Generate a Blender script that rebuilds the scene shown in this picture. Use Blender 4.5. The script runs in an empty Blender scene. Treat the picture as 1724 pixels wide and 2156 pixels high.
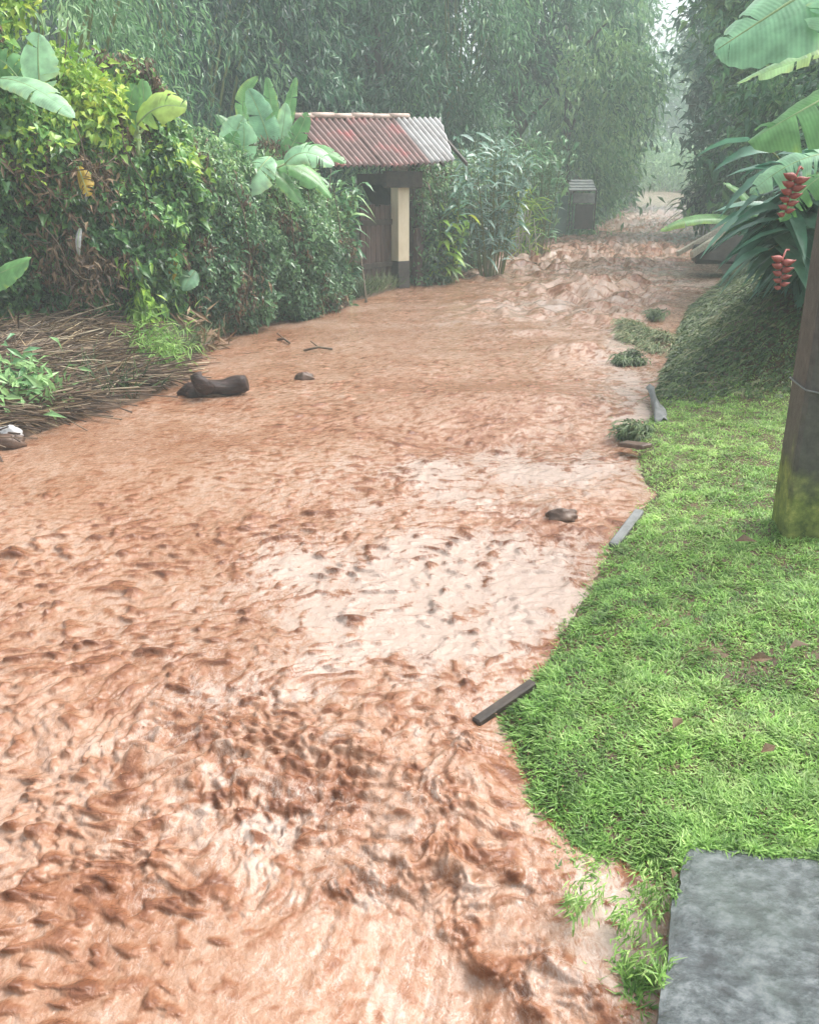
import bpy, math, random
import numpy as np
from mathutils import Vector

rng = np.random.default_rng(7)
random.seed(7)
S = bpy.context.scene
COL = S.collection
PI = math.pi

# ------------------------------------------------------------------ camera
CH, PITCH, FOV = 1.7, math.radians(21.0), math.radians(62.0)
IW, IH = 1724.0, 2156.0
FP = (IH / 2) / math.tan(FOV / 2)
cp, sp = math.cos(PITCH), math.sin(PITCH)
cam_d = bpy.data.cameras.new("camera")
cam = bpy.data.objects.new("camera", cam_d)
COL.objects.link(cam)
cam.location = (0, 0, CH)
cam.rotation_euler = (PI / 2 - PITCH, 0, 0)
cam_d.sensor_fit = 'VERTICAL'
cam_d.angle = FOV
cam_d.clip_start = 0.05
cam_d.clip_end = 2000
S.camera = cam


def ray(px, py):
    u, v = (px - IW / 2) / FP, (py - IH / 2) / FP
    return np.array([u, cp - v * sp, -sp - v * cp])


def W(px, py, Y):
    """world point on the line of sight of a photo position, Y metres ahead"""
    r = ray(px, py)
    return np.array([0, 0, CH]) + r * (Y / r[1])


def zw(Y):
    d = np.maximum(0, np.asarray(Y, float) - 14.0)
    return 0.0004 * d * d


def G(px, py, dz=0.0):
    """world point of a photo position on the water level (+dz)"""
    r = ray(px, py)
    z = dz
    Y = 10.0
    for _ in range(40):
        if r[2] >= -1e-4:
            Y = 70.0
            break
        Yn = min((CH - z) / -r[2] * r[1], 75.0)
        Y = 0.5 * Y + 0.5 * Yn
        z = float(zw(Y)) + dz
    return np.array([r[0] * Y / r[1], Y, float(zw(Y)) + dz])


# ------------------------------------------------------------------ noise
_perm = np.random.default_rng(3).permutation(256)
_perm = np.concatenate([_perm, _perm, _perm])
_ga = np.random.default_rng(4).random(256) * 2 * PI
_gx, _gy = np.cos(_ga), np.sin(_ga)


def perlin(x, y, seed=0):
    x = np.asarray(x, float) + seed * 17.31
    y = np.asarray(y, float) + seed * 9.77
    xi, yi = np.floor(x).astype(int), np.floor(y).astype(int)
    xf, yf = x - xi, y - yi
    u = xf * xf * xf * (xf * (xf * 6 - 15) + 10)
    v = yf * yf * yf * (yf * (yf * 6 - 15) + 10)
    xi &= 255
    yi &= 255

    def g(ix, iy, dx, dy):
        h = _perm[_perm[ix & 255] + (iy & 255)]
        return _gx[h] * dx + _gy[h] * dy
    a = g(xi, yi, xf, yf)
    b = g(xi + 1, yi, xf - 1, yf)
    c = g(xi, yi + 1, xf, yf - 1)
    d = g(xi + 1, yi + 1, xf - 1, yf - 1)
    return ((a + (b - a) * u) * (1 - v) + (c + (d - c) * u) * v) * 1.5


def fbm(x, y, o=4, seed=0, gain=0.5, lac=2.03):
    s, a = 0, 1.0
    for i in range(o):
        s = s + a * perlin(x, y, seed + i * 3)
        x, y, a = x * lac, y * lac, a * gain
    return s


def sst(x, a, b):
    t = np.clip((x - a) / (b - a), 0, 1)
    return t * t * (3 - 2 * t)


def nrm(v):
    return v / (np.linalg.norm(v, axis=-1, keepdims=True) + 1e-9)


# ------------------------------------------------------------------ objects
def tag(o, label=None, cat=None, group=None, kind=None):
    if label: o['label'] = label
    if cat: o['category'] = cat
    if group: o['group'] = group
    if kind: o['kind'] = kind
    return o


def empty(name, loc, label, cat, group=None):
    o = bpy.data.objects.new(name, None)
    o.empty_display_size = 0.1
    o.location = [float(c) for c in loc]
    COL.objects.link(o)
    return tag(o, label, cat, group)


def mk(name, verts, faces, mat, parent=None, smooth=True, **attrs):
    """faces: list of index arrays (n,3) / (n,4).  verts in world space; stored relative to the parent's place"""
    verts = np.asarray(verts, float).reshape(-1, 3)
    if parent is not None:
        off = np.zeros(3)
        p = parent
        while p is not None:
            off += np.array(p.location)
            p = p.parent
        verts = verts - off
    me = bpy.data.meshes.new(name)
    fl = [np.asarray(f, np.int32) for f in faces if len(f)]
    loops = np.concatenate([f.ravel() for f in fl])
    tot = np.concatenate([np.full(len(f), f.shape[1], np.int32) for f in fl])
    st = np.concatenate([[0], np.cumsum(tot)[:-1]]).astype(np.int32)
    me.vertices.add(len(verts))
    me.vertices.foreach_set('co', verts.astype(np.float32).ravel())
    me.loops.add(len(loops))
    me.loops.foreach_set('vertex_index', loops)
    me.polygons.add(len(tot))
    me.polygons.foreach_set('loop_start', st)
    me.polygons.foreach_set('loop_total', tot)
    me.polygons.foreach_set('use_smooth', np.full(len(tot), bool(smooth)))
    me.update(calc_edges=True)
    for k, a in attrs.items():
        at = me.attributes.new(k, 'FLOAT', 'POINT')
        at.data.foreach_set('value', np.asarray(a, np.float32))
    me.materials.append(mat)
    o = bpy.data.objects.new(name, me)
    COL.objects.link(o)
    if parent is not None:
        o.parent = parent
    return o


def rooted(name, verts, faces, mat, base, smooth=True, **attrs):
    """a thing that is one mesh, with its origin at base"""
    base = np.asarray(base, float)
    o = mk(name, np.asarray(verts).reshape(-1, 3) - base, faces, mat, None, smooth, **attrs)
    o.location = base
    return o


class MB:
    """collects pieces into one mesh"""
    def __init__(s):
        s.v, s.q, s.t, s.n, s.a, s.b = [], [], [], 0, [], []

    def add(s, v, q=(), t=(), a=0.5, b=0.0):
        v = np.asarray(v, float).reshape(-1, 3)
        if len(q): s.q.append(np.asarray(q, int) + s.n)
        if len(t): s.t.append(np.asarray(t, int) + s.n)
        s.v.append(v)
        s.a.append(np.broadcast_to(np.asarray(a, float), (len(v),)))
        s.b.append(np.broadcast_to(np.asarray(b, float), (len(v),)))
        s.n += len(v)
        return s

    def tube(s, pts, rad, n=8, cap=True, a=0.5, wob=0.0):
        pts = np.asarray(pts, float)
        rad = np.broadcast_to(np.asarray(rad, float), (len(pts),))
        T = nrm(np.gradient(pts, axis=0))
        ref = np.array([0, 0, 1.0]) if abs(T[0][2]) < 0.9 else np.array([1.0, 0, 0])
        A = nrm(np.cross(T, ref))
        B = np.cross(T, A)
        th = np.arange(n) * 2 * PI / n
        ring = []
        for i in range(len(pts)):
            r = rad[i] * (1 + wob * np.sin(th * 3 + i * 1.3) * 0.5 + wob * np.sin(th * 2 - i * 0.7))
            ring.append(pts[i] + r[:, None] * (np.cos(th)[:, None] * A[i] + np.sin(th)[:, None] * B[i]))
        v = np.concatenate(ring)
        q = []
        for i in range(len(pts) - 1):
            for k in range(n):
                q.append((i * n + k, i * n + (k + 1) % n, (i + 1) * n + (k + 1) % n, (i + 1) * n + k))
        t = []
        if cap:
            v = np.concatenate([v, pts[:1], pts[-1:]])
            c0, c1, L = len(v) - 2, len(v) - 1, (len(pts) - 1) * n
            for k in range(n):
                t.append((c0, (k + 1) % n, k))
                t.append((c1, L + k, L + (k + 1) % n))
        s.add(v, q, t, a)
        return s

    def box(s, o, ax, ay, az, bev=0.0, a=0.5):
        """box with corner o and three edge vectors, edges bevelled a little"""
        o, ax, ay, az = [np.asarray(k, float) for k in (o, ax, ay, az)]
        c = o + (ax + ay + az) / 2
        h = [ax / 2, ay / 2, az / 2]
        L = [np.linalg.norm(k) for k in h]
        bev = min(bev, min(L) * 0.4)
        u = [h[i] / L[i] for i in range(3)]
        v, idx = [], {}
        for sx in (-1, 1):
            for sy in (-1, 1):
                for sz in (-1, 1):
                    for k in range(3):
                        d = [L[0], L[1], L[2]]
                        for m in range(3):
                            if m != k: d[m] -= bev
                        idx[(sx, sy, sz, k)] = len(v)
                        v.append(c + u[0] * d[0] * sx + u[1] * d[1] * sy + u[2] * d[2] * sz)
        q, t = [], []
        sg = (-1, 1)
        def K(s3, k): return idx[(s3[0], s3[1], s3[2], k)]
        for k in range(3):
            a1, a2 = [m for m in range(3) if m != k]
            for sk in sg:
                f = []
                for (p, r) in ((-1, -1), (1, -1), (1, 1), (-1, 1)):
                    s3 = [0, 0, 0]; s3[k] = sk; s3[a1] = p; s3[a2] = r
                    f.append(K(s3, k))
                q.append(f)
        if bev > 0:
            for k in range(3):
                a1, a2 = [m for m in range(3) if m != k]
                for p in sg:
                    for r in sg:
                        s0 = [0, 0, 0]; s1 = [0, 0, 0]
                        s0[k], s1[k] = -1, 1
                        s0[a1] = s1[a1] = p; s0[a2] = s1[a2] = r
                        q.append((K(s0, a1), K(s1, a1), K(s1, a2), K(s0, a2)))
            for sx in sg:
                for sy in sg:
                    for sz in sg:
                        t.append([K((sx, sy, sz), k) for k in range(3)])
        s.add(v, q, t, a)
        return s

    def build(s, name, mat, parent=None, base=None, smooth=False, **kw):
        f = []
        if s.q: f.append(np.concatenate(s.q))
        if s.t: f.append(np.concatenate(s.t))
        if any(np.any(b_) for b_ in s.b): kw['vein'] = np.concatenate(s.b)
        if base is not None:
            return rooted(name, np.concatenate(s.v), f, mat, base, smooth, tint=np.concatenate(s.a), **kw)
        return mk(name, np.concatenate(s.v), f, mat, parent, smooth, tint=np.concatenate(s.a), **kw)


# ------------------------------------------------------------------ materials
def mat_new(name):
    m = bpy.data.materials.new(name)
    m.use_nodes = True
    nt = m.node_tree
    nt.nodes.clear()
    out = nt.nodes.new('ShaderNodeOutputMaterial')
    return m, nt, out


def N(nt, t, **kw):
    n = nt.nodes.new(t)
    for k, v in kw.items():
        if k.startswith('i_'):
            n.inputs[k[2:].replace('_', ' ')].default_value = v
        else:
            setattr(n, k, v)
    return n


def ramp(nt, stops):
    r = nt.nodes.new('ShaderNodeValToRGB')
    e = r.color_ramp.elements
    while len(e) > 1: e.remove(e[0])
    e[0].position, e[0].color = stops[0][0], (*stops[0][1], 1)
    for p, c in stops[1:]:
        x = e.new(p)
        x.color = (*c, 1)
    return r


def leaf_mat(name, cols, rough=0.38, transl=0.3, spec=0.5, gain=1.5):
    cols = [tuple(min(0.75, k * gain) for k in c_) for c_ in cols]
    m, nt, out = mat_new(name)
    at = N(nt, 'ShaderNodeAttribute', attribute_name='tint')
    r = ramp(nt, [(i / (len(cols) - 1), c) for i, c in enumerate(cols)])
    nt.links.new(at.outputs['Fac'], r.inputs['Fac'])
    no = N(nt, 'ShaderNodeTexNoise')
    no.inputs['Scale'].default_value = 9.0
    no.inputs['Detail'].default_value = 4.0
    tc = N(nt, 'ShaderNodeTexCoord')
    nt.links.new(tc.outputs['Object'], no.inputs['Vector'])
    hs = N(nt, 'ShaderNodeHueSaturation')
    mr = N(nt, 'ShaderNodeMapRange')
    mr.inputs['From Min'].default_value = 0.3
    mr.inputs['From Max'].default_value = 0.7
    mr.inputs['To Min'].default_value = 0.7
    mr.inputs['To Max'].default_value = 1.3
    nt.links.new(no.outputs['Fac'], mr.inputs['Value'])
    nt.links.new(mr.outputs['Result'], hs.inputs['Value'])
    nt.links.new(r.outputs['Color'], hs.inputs['Color'])
    b = N(nt, 'ShaderNodeBsdfPrincipled')
    b.inputs['Roughness'].default_value = rough
    b.inputs['Specular IOR Level'].default_value = spec
    if 'banana' in name:      # parallel side veins
        va = N(nt, 'ShaderNodeAttribute', attribute_name='vein')
        mm = N(nt, 'ShaderNodeMath', operation='MULTIPLY'); mm.inputs[1].default_value = 260.0
        sn = N(nt, 'ShaderNodeMath', operation='SINE')
        nt.links.new(va.outputs['Fac'], mm.inputs[0]); nt.links.new(mm.outputs[0], sn.inputs[0])
        m5 = N(nt, 'ShaderNodeMath', operation='MULTIPLY_ADD'); m5.inputs[1].default_value = 0.05
        nt.links.new(sn.outputs[0], m5.inputs[0]); nt.links.new(mr.outputs['Result'], m5.inputs[2])
        nt.links.new(m5.outputs[0], hs.inputs['Value'])
        bp = N(nt, 'ShaderNodeBump'); bp.inputs['Strength'].default_value = 0.12; bp.inputs['Distance'].default_value = 0.004
        nt.links.new(sn.outputs[0], bp.inputs['Height']); nt.links.new(bp.outputs[0], b.inputs['Normal'])
    nt.links.new(hs.outputs['Color'], b.inputs['Base Color'])
    if transl > 0:
        t = N(nt, 'ShaderNodeBsdfTranslucent')
        nt.links.new(hs.outputs['Color'], t.inputs['Color'])
        mx = N(nt, 'ShaderNodeMixShader')
        mx.inputs['Fac'].default_value = transl
        nt.links.new(b.outputs[0], mx.inputs[1])
        nt.links.new(t.outputs[0], mx.inputs[2])
        nt.links.new(mx.outputs[0], out.inputs['Surface'])
    else:
        nt.links.new(b.outputs[0], out.inputs['Surface'])
    return m


def solid_mat(name, c1, c2, scale=6, rough=0.7, c3=None, bump=0.2, stretch=(1, 1, 1), spec=0.4, detail=6):
    """two or three colour mottled surface with bump"""
    m, nt, out = mat_new(name)
    tc = N(nt, 'ShaderNodeTexCoord')
    mp = N(nt, 'ShaderNodeMapping')
    mp.inputs['Scale'].default_value = stretch
    nt.links.new(tc.outputs['Object'], mp.inputs['Vector'])
    no = N(nt, 'ShaderNodeTexNoise')
    no.inputs['Scale'].default_value = scale
    no.inputs['Detail'].default_value = detail
    no.inputs['Roughness'].default_value = 0.65
    nt.links.new(mp.outputs[0], no.inputs['Vector'])
    st = [(0.32, c1), (0.62, c2)]
    if c3: st.append((0.75, c3))
    r = ramp(nt, st)
    nt.links.new(no.outputs['Fac'], r.inputs['Fac'])
    b = N(nt, 'ShaderNodeBsdfPrincipled')
    b.inputs['Roughness'].default_value = rough
    b.inputs['Specular IOR Level'].default_value = spec
    nt.links.new(r.outputs['Color'], b.inputs['Base Color'])
    bp = N(nt, 'ShaderNodeBump')
    bp.inputs['Strength'].default_value = bump
    bp.inputs['Distance'].default_value = 0.02
    nt.links.new(no.outputs['Fac'], bp.inputs['Height'])
    nt.links.new(bp.outputs[0], b.inputs['Normal'])
    nt.links.new(b.outputs[0], out.inputs['Surface'])
    return m


M_HEDGE = leaf_mat('hedge_leaves', [(0.012, 0.03, 0.012), (0.035, 0.085, 0.03), (0.08, 0.16, 0.045), (0.22, 0.31, 0.07)], gain=2.6, transl=0.35, rough=0.3, spec=0.6)
M_HEDGE2 = leaf_mat('small_hedge_leaves', [(0.015, 0.035, 0.018), (0.04, 0.085, 0.04), (0.075, 0.14, 0.06), (0.15, 0.21, 0.085)], gain=2.5, transl=0.35, rough=0.3, spec=0.6)
M_LIME = leaf_mat('lime_leaves', [(0.06, 0.13, 0.025), (0.15, 0.28, 0.04), (0.27, 0.38, 0.06), (0.40, 0.44, 0.07)], transl=0.4)
M_DRY = leaf_mat('dry_leaves', [(0.05, 0.03, 0.018), (0.12, 0.075, 0.04), (0.2, 0.13, 0.07), (0.33, 0.26, 0.15)], rough=0.6, transl=0.15, gain=1.1)
M_BAMBOO = leaf_mat('bamboo_leaves', [(0.03, 0.075, 0.035), (0.07, 0.15, 0.07), (0.13, 0.23, 0.11), (0.22, 0.32, 0.16)], transl=0.4, gain=1.9)
M_DARK = leaf_mat('dark_tree_leaves', [(0.008, 0.026, 0.018), (0.02, 0.06, 0.036), (0.045, 0.11, 0.06), (0.10, 0.18, 0.085)], rough=0.46, gain=1.6)
M_MIDT = leaf_mat('mid_tree_leaves', [(0.018, 0.05, 0.028), (0.045, 0.115, 0.058), (0.09, 0.19, 0.085), (0.17, 0.28, 0.11)], rough=0.36, gain=1.7)
M_WET = leaf_mat('wet_leaves', [(0.012, 0.038, 0.024), (0.03, 0.085, 0.048), (0.06, 0.14, 0.075), (0.12, 0.21, 0.11)], rough=0.3, spec=0.55)
M_BANANA = leaf_mat('banana_leaf', [(0.04, 0.12, 0.04), (0.09, 0.22, 0.08), (0.15, 0.32, 0.12), (0.30, 0.42, 0.09)], rough=0.34, transl=0.4, spec=0.6)
M_BANANAP = leaf_mat('pale_banana_leaf', [(0.10, 0.22, 0.13), (0.17, 0.34, 0.2), (0.26, 0.44, 0.27), (0.38, 0.52, 0.22)], rough=0.3, transl=0.4, spec=0.6)
M_YELLOW = leaf_mat('yellow_leaf', [(0.3, 0.2, 0.02), (0.5, 0.33, 0.03), (0.6, 0.42, 0.06), (0.62, 0.5, 0.12)], transl=0.35, gain=1.0)
M_SHINE = leaf_mat('painted_shine_leaves', [(0.04, 0.10, 0.06), (0.10, 0.21, 0.14), (0.25, 0.38, 0.30), (0.5, 0.6, 0.54)], rough=0.22, spec=0.9, gain=1.2)  # pale tones paint the white wet shine into the leaf colour
M_HELI = leaf_mat('heliconia_leaves', [(0.02, 0.06, 0.04), (0.045, 0.12, 0.08), (0.09, 0.20, 0.135), (0.2, 0.33, 0.24)], rough=0.3, spec=0.6)
M_GRASS = leaf_mat('lawn_grass', [(0.035, 0.085, 0.018), (0.10, 0.20, 0.04), (0.185, 0.315, 0.075), (0.33, 0.44, 0.16)], rough=0.42, transl=0.4, gain=1.5)
M_COVER = leaf_mat('bank_cover', [(0.02, 0.035, 0.014), (0.045, 0.075, 0.026), (0.075, 0.115, 0.04), (0.16, 0.16, 0.08)], rough=0.5, transl=0.2)
M_RIB = solid_mat('leaf_rib', (0.2, 0.32, 0.14), (0.32, 0.42, 0.2), 12, 0.4)
M_BARK = solid_mat('bark', (0.03, 0.026, 0.02), (0.09, 0.08, 0.06), 7, 0.85, (0.1, 0.12, 0.06), 0.6, (1, 1, 0.25))
M_CULM = solid_mat('bamboo_culm', (0.09, 0.13, 0.04), (0.2, 0.22, 0.07), 4, 0.4, (0.3, 0.26, 0.1), 0.1, (1, 1, 0.2))
M_TWIG = solid_mat('twigs', (0.05, 0.035, 0.022), (0.13, 0.1, 0.065), 8, 0.8)
M_CORE = solid_mat('hedge_core_shade', (0.012, 0.013, 0.008), (0.03, 0.03, 0.018), 8, 0.9)  # near-black twig brown, leaf shade inside the hedges put into the colour
M_SOIL = solid_mat('wet_soil', (0.05, 0.028, 0.016), (0.11, 0.065, 0.035), 3.5, 0.55, (0.07, 0.085, 0.03), 0.7)
M_CREAM = solid_mat('cream_paint', (0.6, 0.53, 0.37), (0.74, 0.67, 0.5), 5, 0.6, (0.5, 0.45, 0.33), 0.1, (1, 1, 0.4))
M_BASEP = solid_mat('dark_base_paint', (0.03, 0.028, 0.027), (0.07, 0.062, 0.055), 6, 0.6)
M_DWOOD = solid_mat('dark_wood', (0.035, 0.022, 0.018), (0.10, 0.06, 0.05), 6, 0.6, (0.14, 0.095, 0.08), 0.4, (6, 6, 0.6))
M_BEAM = solid_mat('beam_wood', (0.025, 0.02, 0.017), (0.06, 0.046, 0.036), 8, 0.6, None, 0.4)
M_PALEW = solid_mat('pale_wood', (0.3, 0.25, 0.18), (0.56, 0.51, 0.42), 7, 0.6, (0.72, 0.69, 0.62), 0.3, (0.6, 5, 5))
M_LOG = solid_mat('wet_log', (0.016, 0.009, 0.008), (0.05, 0.026, 0.021), 9, 0.4, (0.11, 0.065, 0.05), 1.0, (0.6, 4, 4))
M_ROCK = solid_mat('wet_rock', (0.05, 0.028, 0.02), (0.13, 0.08, 0.055), 9, 0.4, (0.2, 0.14, 0.1), 0.7)
M_WHITE = solid_mat('pale_stone', (0.2, 0.2, 0.2), (0.5, 0.5, 0.5), 14, 0.6, None, 0.4)
M_FOAM = solid_mat('foam', (0.4, 0.36, 0.32), (0.55, 0.52, 0.48), 60, 0.5, None, 0.6)
M_BRACT = solid_mat('red_bract', (0.2, 0.035, 0.03), (0.36, 0.085, 0.07), 40, 0.5)
M_DGREY = solid_mat('weathered_board', (0.10, 0.105, 0.10), (0.2, 0.205, 0.2), 9, 0.6, None, 0.4)
M_DGREY2 = solid_mat('hazy_boards', (0.13, 0.15, 0.14), (0.24, 0.26, 0.25), 9, 0.6, None, 0.4)
M_GREENP = solid_mat('green_panel', (0.06, 0.12, 0.1), (0.1, 0.18, 0.15), 4, 0.6, None, 0.2)
M_GREYS = solid_mat('grey_board', (0.4, 0.41, 0.4), (0.55, 0.56, 0.55), 5, 0.6, None, 0.1)


def slate_mat():
    m, nt, out = mat_new('wet_slate')
    tc = N(nt, 'ShaderNodeTexCoord')
    mp = N(nt, 'ShaderNodeMapping')
    mp.inputs['Rotation'].default_value = (0, 0, 0.75)
    mp.inputs['Scale'].default_value = (1.0, 1.4, 2)
    nt.links.new(tc.outputs['Object'], mp.inputs['Vector'])
    n1 = N(nt, 'ShaderNodeTexNoise'); n1.inputs['Scale'].default_value = 15; n1.inputs['Detail'].default_value = 9; n1.inputs['Roughness'].default_value = 0.7
    n2 = N(nt, 'ShaderNodeTexNoise'); n2.inputs['Scale'].default_value = 2.2; n2.inputs['Detail'].default_value = 5
    nt.links.new(mp.outputs[0], n1.inputs['Vector']); nt.links.new(tc.outputs['Object'], n2.inputs['Vector'])
    r1 = ramp(nt, [(0.37, (0.014, 0.019, 0.021)), (0.5, (0.06, 0.075, 0.079)), (0.63, (0.165, 0.185, 0.19))])
    nt.links.new(n1.outputs['Fac'], r1.inputs['Fac'])
    r2 = ramp(nt, [(0.5, (0, 0, 0)), (0.75, (0.7, 0.7, 0.7))])
    nt.links.new(n2.outputs['Fac'], r2.inputs['Fac'])
    mx = N(nt, 'ShaderNodeMixRGB'); mx.inputs['Color2'].default_value = (0.075, 0.105, 0.085, 1)
    nt.links.new(r2.outputs[0], mx.inputs['Fac']); nt.links.new(r1.outputs[0], mx.inputs['Color1'])
    b = N(nt, 'ShaderNodeBsdfPrincipled'); b.inputs['Roughness'].default_value = 0.14; b.inputs['Specular IOR Level'].default_value = 0.9
    nt.links.new(mx.outputs[0], b.inputs['Base Color'])
    bp = N(nt, 'ShaderNodeBump'); bp.inputs['Strength'].default_value = 0.9; bp.inputs['Distance'].default_value = 0.02
    nt.links.new(n1.outputs['Fac'], bp.inputs['Height']); nt.links.new(bp.outputs[0], b.inputs['Normal'])
    nt.links.new(b.outputs[0], out.inputs['Surface'])
    return m


def post_mat():
    m, nt, out = mat_new('mossy_concrete')
    tc = N(nt, 'ShaderNodeTexCoord')
    n1 = N(nt, 'ShaderNodeTexNoise'); n1.inputs['Scale'].default_value = 14; n1.inputs['Detail'].default_value = 9; n1.inputs['Roughness'].default_value = 0.7
    n2 = N(nt, 'ShaderNodeTexNoise'); n2.inputs['Scale'].default_value = 3.4; n2.inputs['Detail'].default_value = 6
    nt.links.new(tc.outputs['Object'], n1.inputs['Vector']); nt.links.new(tc.outputs['Object'], n2.inputs['Vector'])
    r1 = ramp(nt, [(0.3, (0.04, 0.036, 0.033)), (0.55, (0.085, 0.076, 0.068)), (0.75, (0.13, 0.118, 0.105))])
    nt.links.new(n1.outputs['Fac'], r1.inputs['Fac'])
    sx = N(nt, 'ShaderNodeSeparateXYZ'); nt.links.new(tc.outputs['Object'], sx.inputs[0])
    mr = N(nt, 'ShaderNodeMapRange')
    mr.inputs['From Min'].default_value = 0.75; mr.inputs['From Max'].default_value = 0.05
    mr.inputs['To Min'].default_value = -0.25; mr.inputs['To Max'].default_value = 0.42
    nt.links.new(sx.outputs['Z'], mr.inputs['Value'])
    ad = N(nt, 'ShaderNodeMath', operation='ADD'); nt.links.new(mr.outputs[0], ad.inputs[0]); nt.links.new(n2.outputs['Fac'], ad.inputs[1])
    r2 = ramp(nt, [(0.55, (0, 0, 0)), (0.75, (1, 1, 1))]); nt.links.new(ad.outputs[0], r2.inputs['Fac'])
    mo = ramp(nt, [(0.35, (0.05, 0.07, 0.018)), (0.55, (0.17, 0.2, 0.045)), (0.7, (0.36, 0.36, 0.1))]); nt.links.new(n1.outputs['Fac'], mo.inputs['Fac'])
    mx = N(nt, 'ShaderNodeMixRGB')
    nt.links.new(r2.outputs[0], mx.inputs['Fac']); nt.links.new(r1.outputs[0], mx.inputs['Color1']); nt.links.new(mo.outputs[0], mx.inputs['Color2'])
    b = N(nt, 'ShaderNodeBsdfPrincipled'); b.inputs['Roughness'].default_value = 0.55
    nt.links.new(mx.outputs[0], b.inputs['Base Color'])
    bp = N(nt, 'ShaderNodeBump'); bp.inputs['Strength'].default_value = 0.5; bp.inputs['Distance'].default_value = 0.015
    nt.links.new(n1.outputs['Fac'], bp.inputs['Height']); nt.links.new(bp.outputs[0], b.inputs['Normal'])
    nt.links.new(b.outputs[0], out.inputs['Surface'])
    return m


def sheet_mat(name, c1, c2, c3):
    m, nt, out = mat_new(name)
    tc = N(nt, 'ShaderNodeTexCoord')
    n1 = N(nt, 'ShaderNodeTexNoise'); n1.inputs['Scale'].default_value = 2.2; n1.inputs['Detail'].default_value = 7; n1.inputs['Roughness'].default_value = 0.65
    nt.links.new(tc.outputs['Object'], n1.inputs['Vector'])
    r1 = ramp(nt, [(0.36, c1), (0.52, c2), (0.66, c3)])
    nt.links.new(n1.outputs['Fac'], r1.inputs['Fac'])
    at = N(nt, 'ShaderNodeAttribute', attribute_name='tint')
    mx = N(nt, 'ShaderNodeMixRGB', blend_type='MULTIPLY'); mx.inputs['Fac'].default_value = 1
    r2 = ramp(nt, [(0.0, (0.22, 0.19, 0.18)), (0.55, (1, 1, 1))])   # darker in the valleys of the sheet
    nt.links.new(at.outputs['Fac'], r2.inputs['Fac'])
    nt.links.new(r1.outputs[0], mx.inputs['Color1']); nt.links.new(r2.outputs[0], mx.inputs['Color2'])
    b = N(nt, 'ShaderNodeBsdfPrincipled'); b.inputs['Roughness'].default_value = 0.5
    nt.links.new(mx.outputs[0], b.inputs['Base Color'])
    nt.links.new(b.outputs[0], out.inputs['Surface'])
    return m


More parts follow.
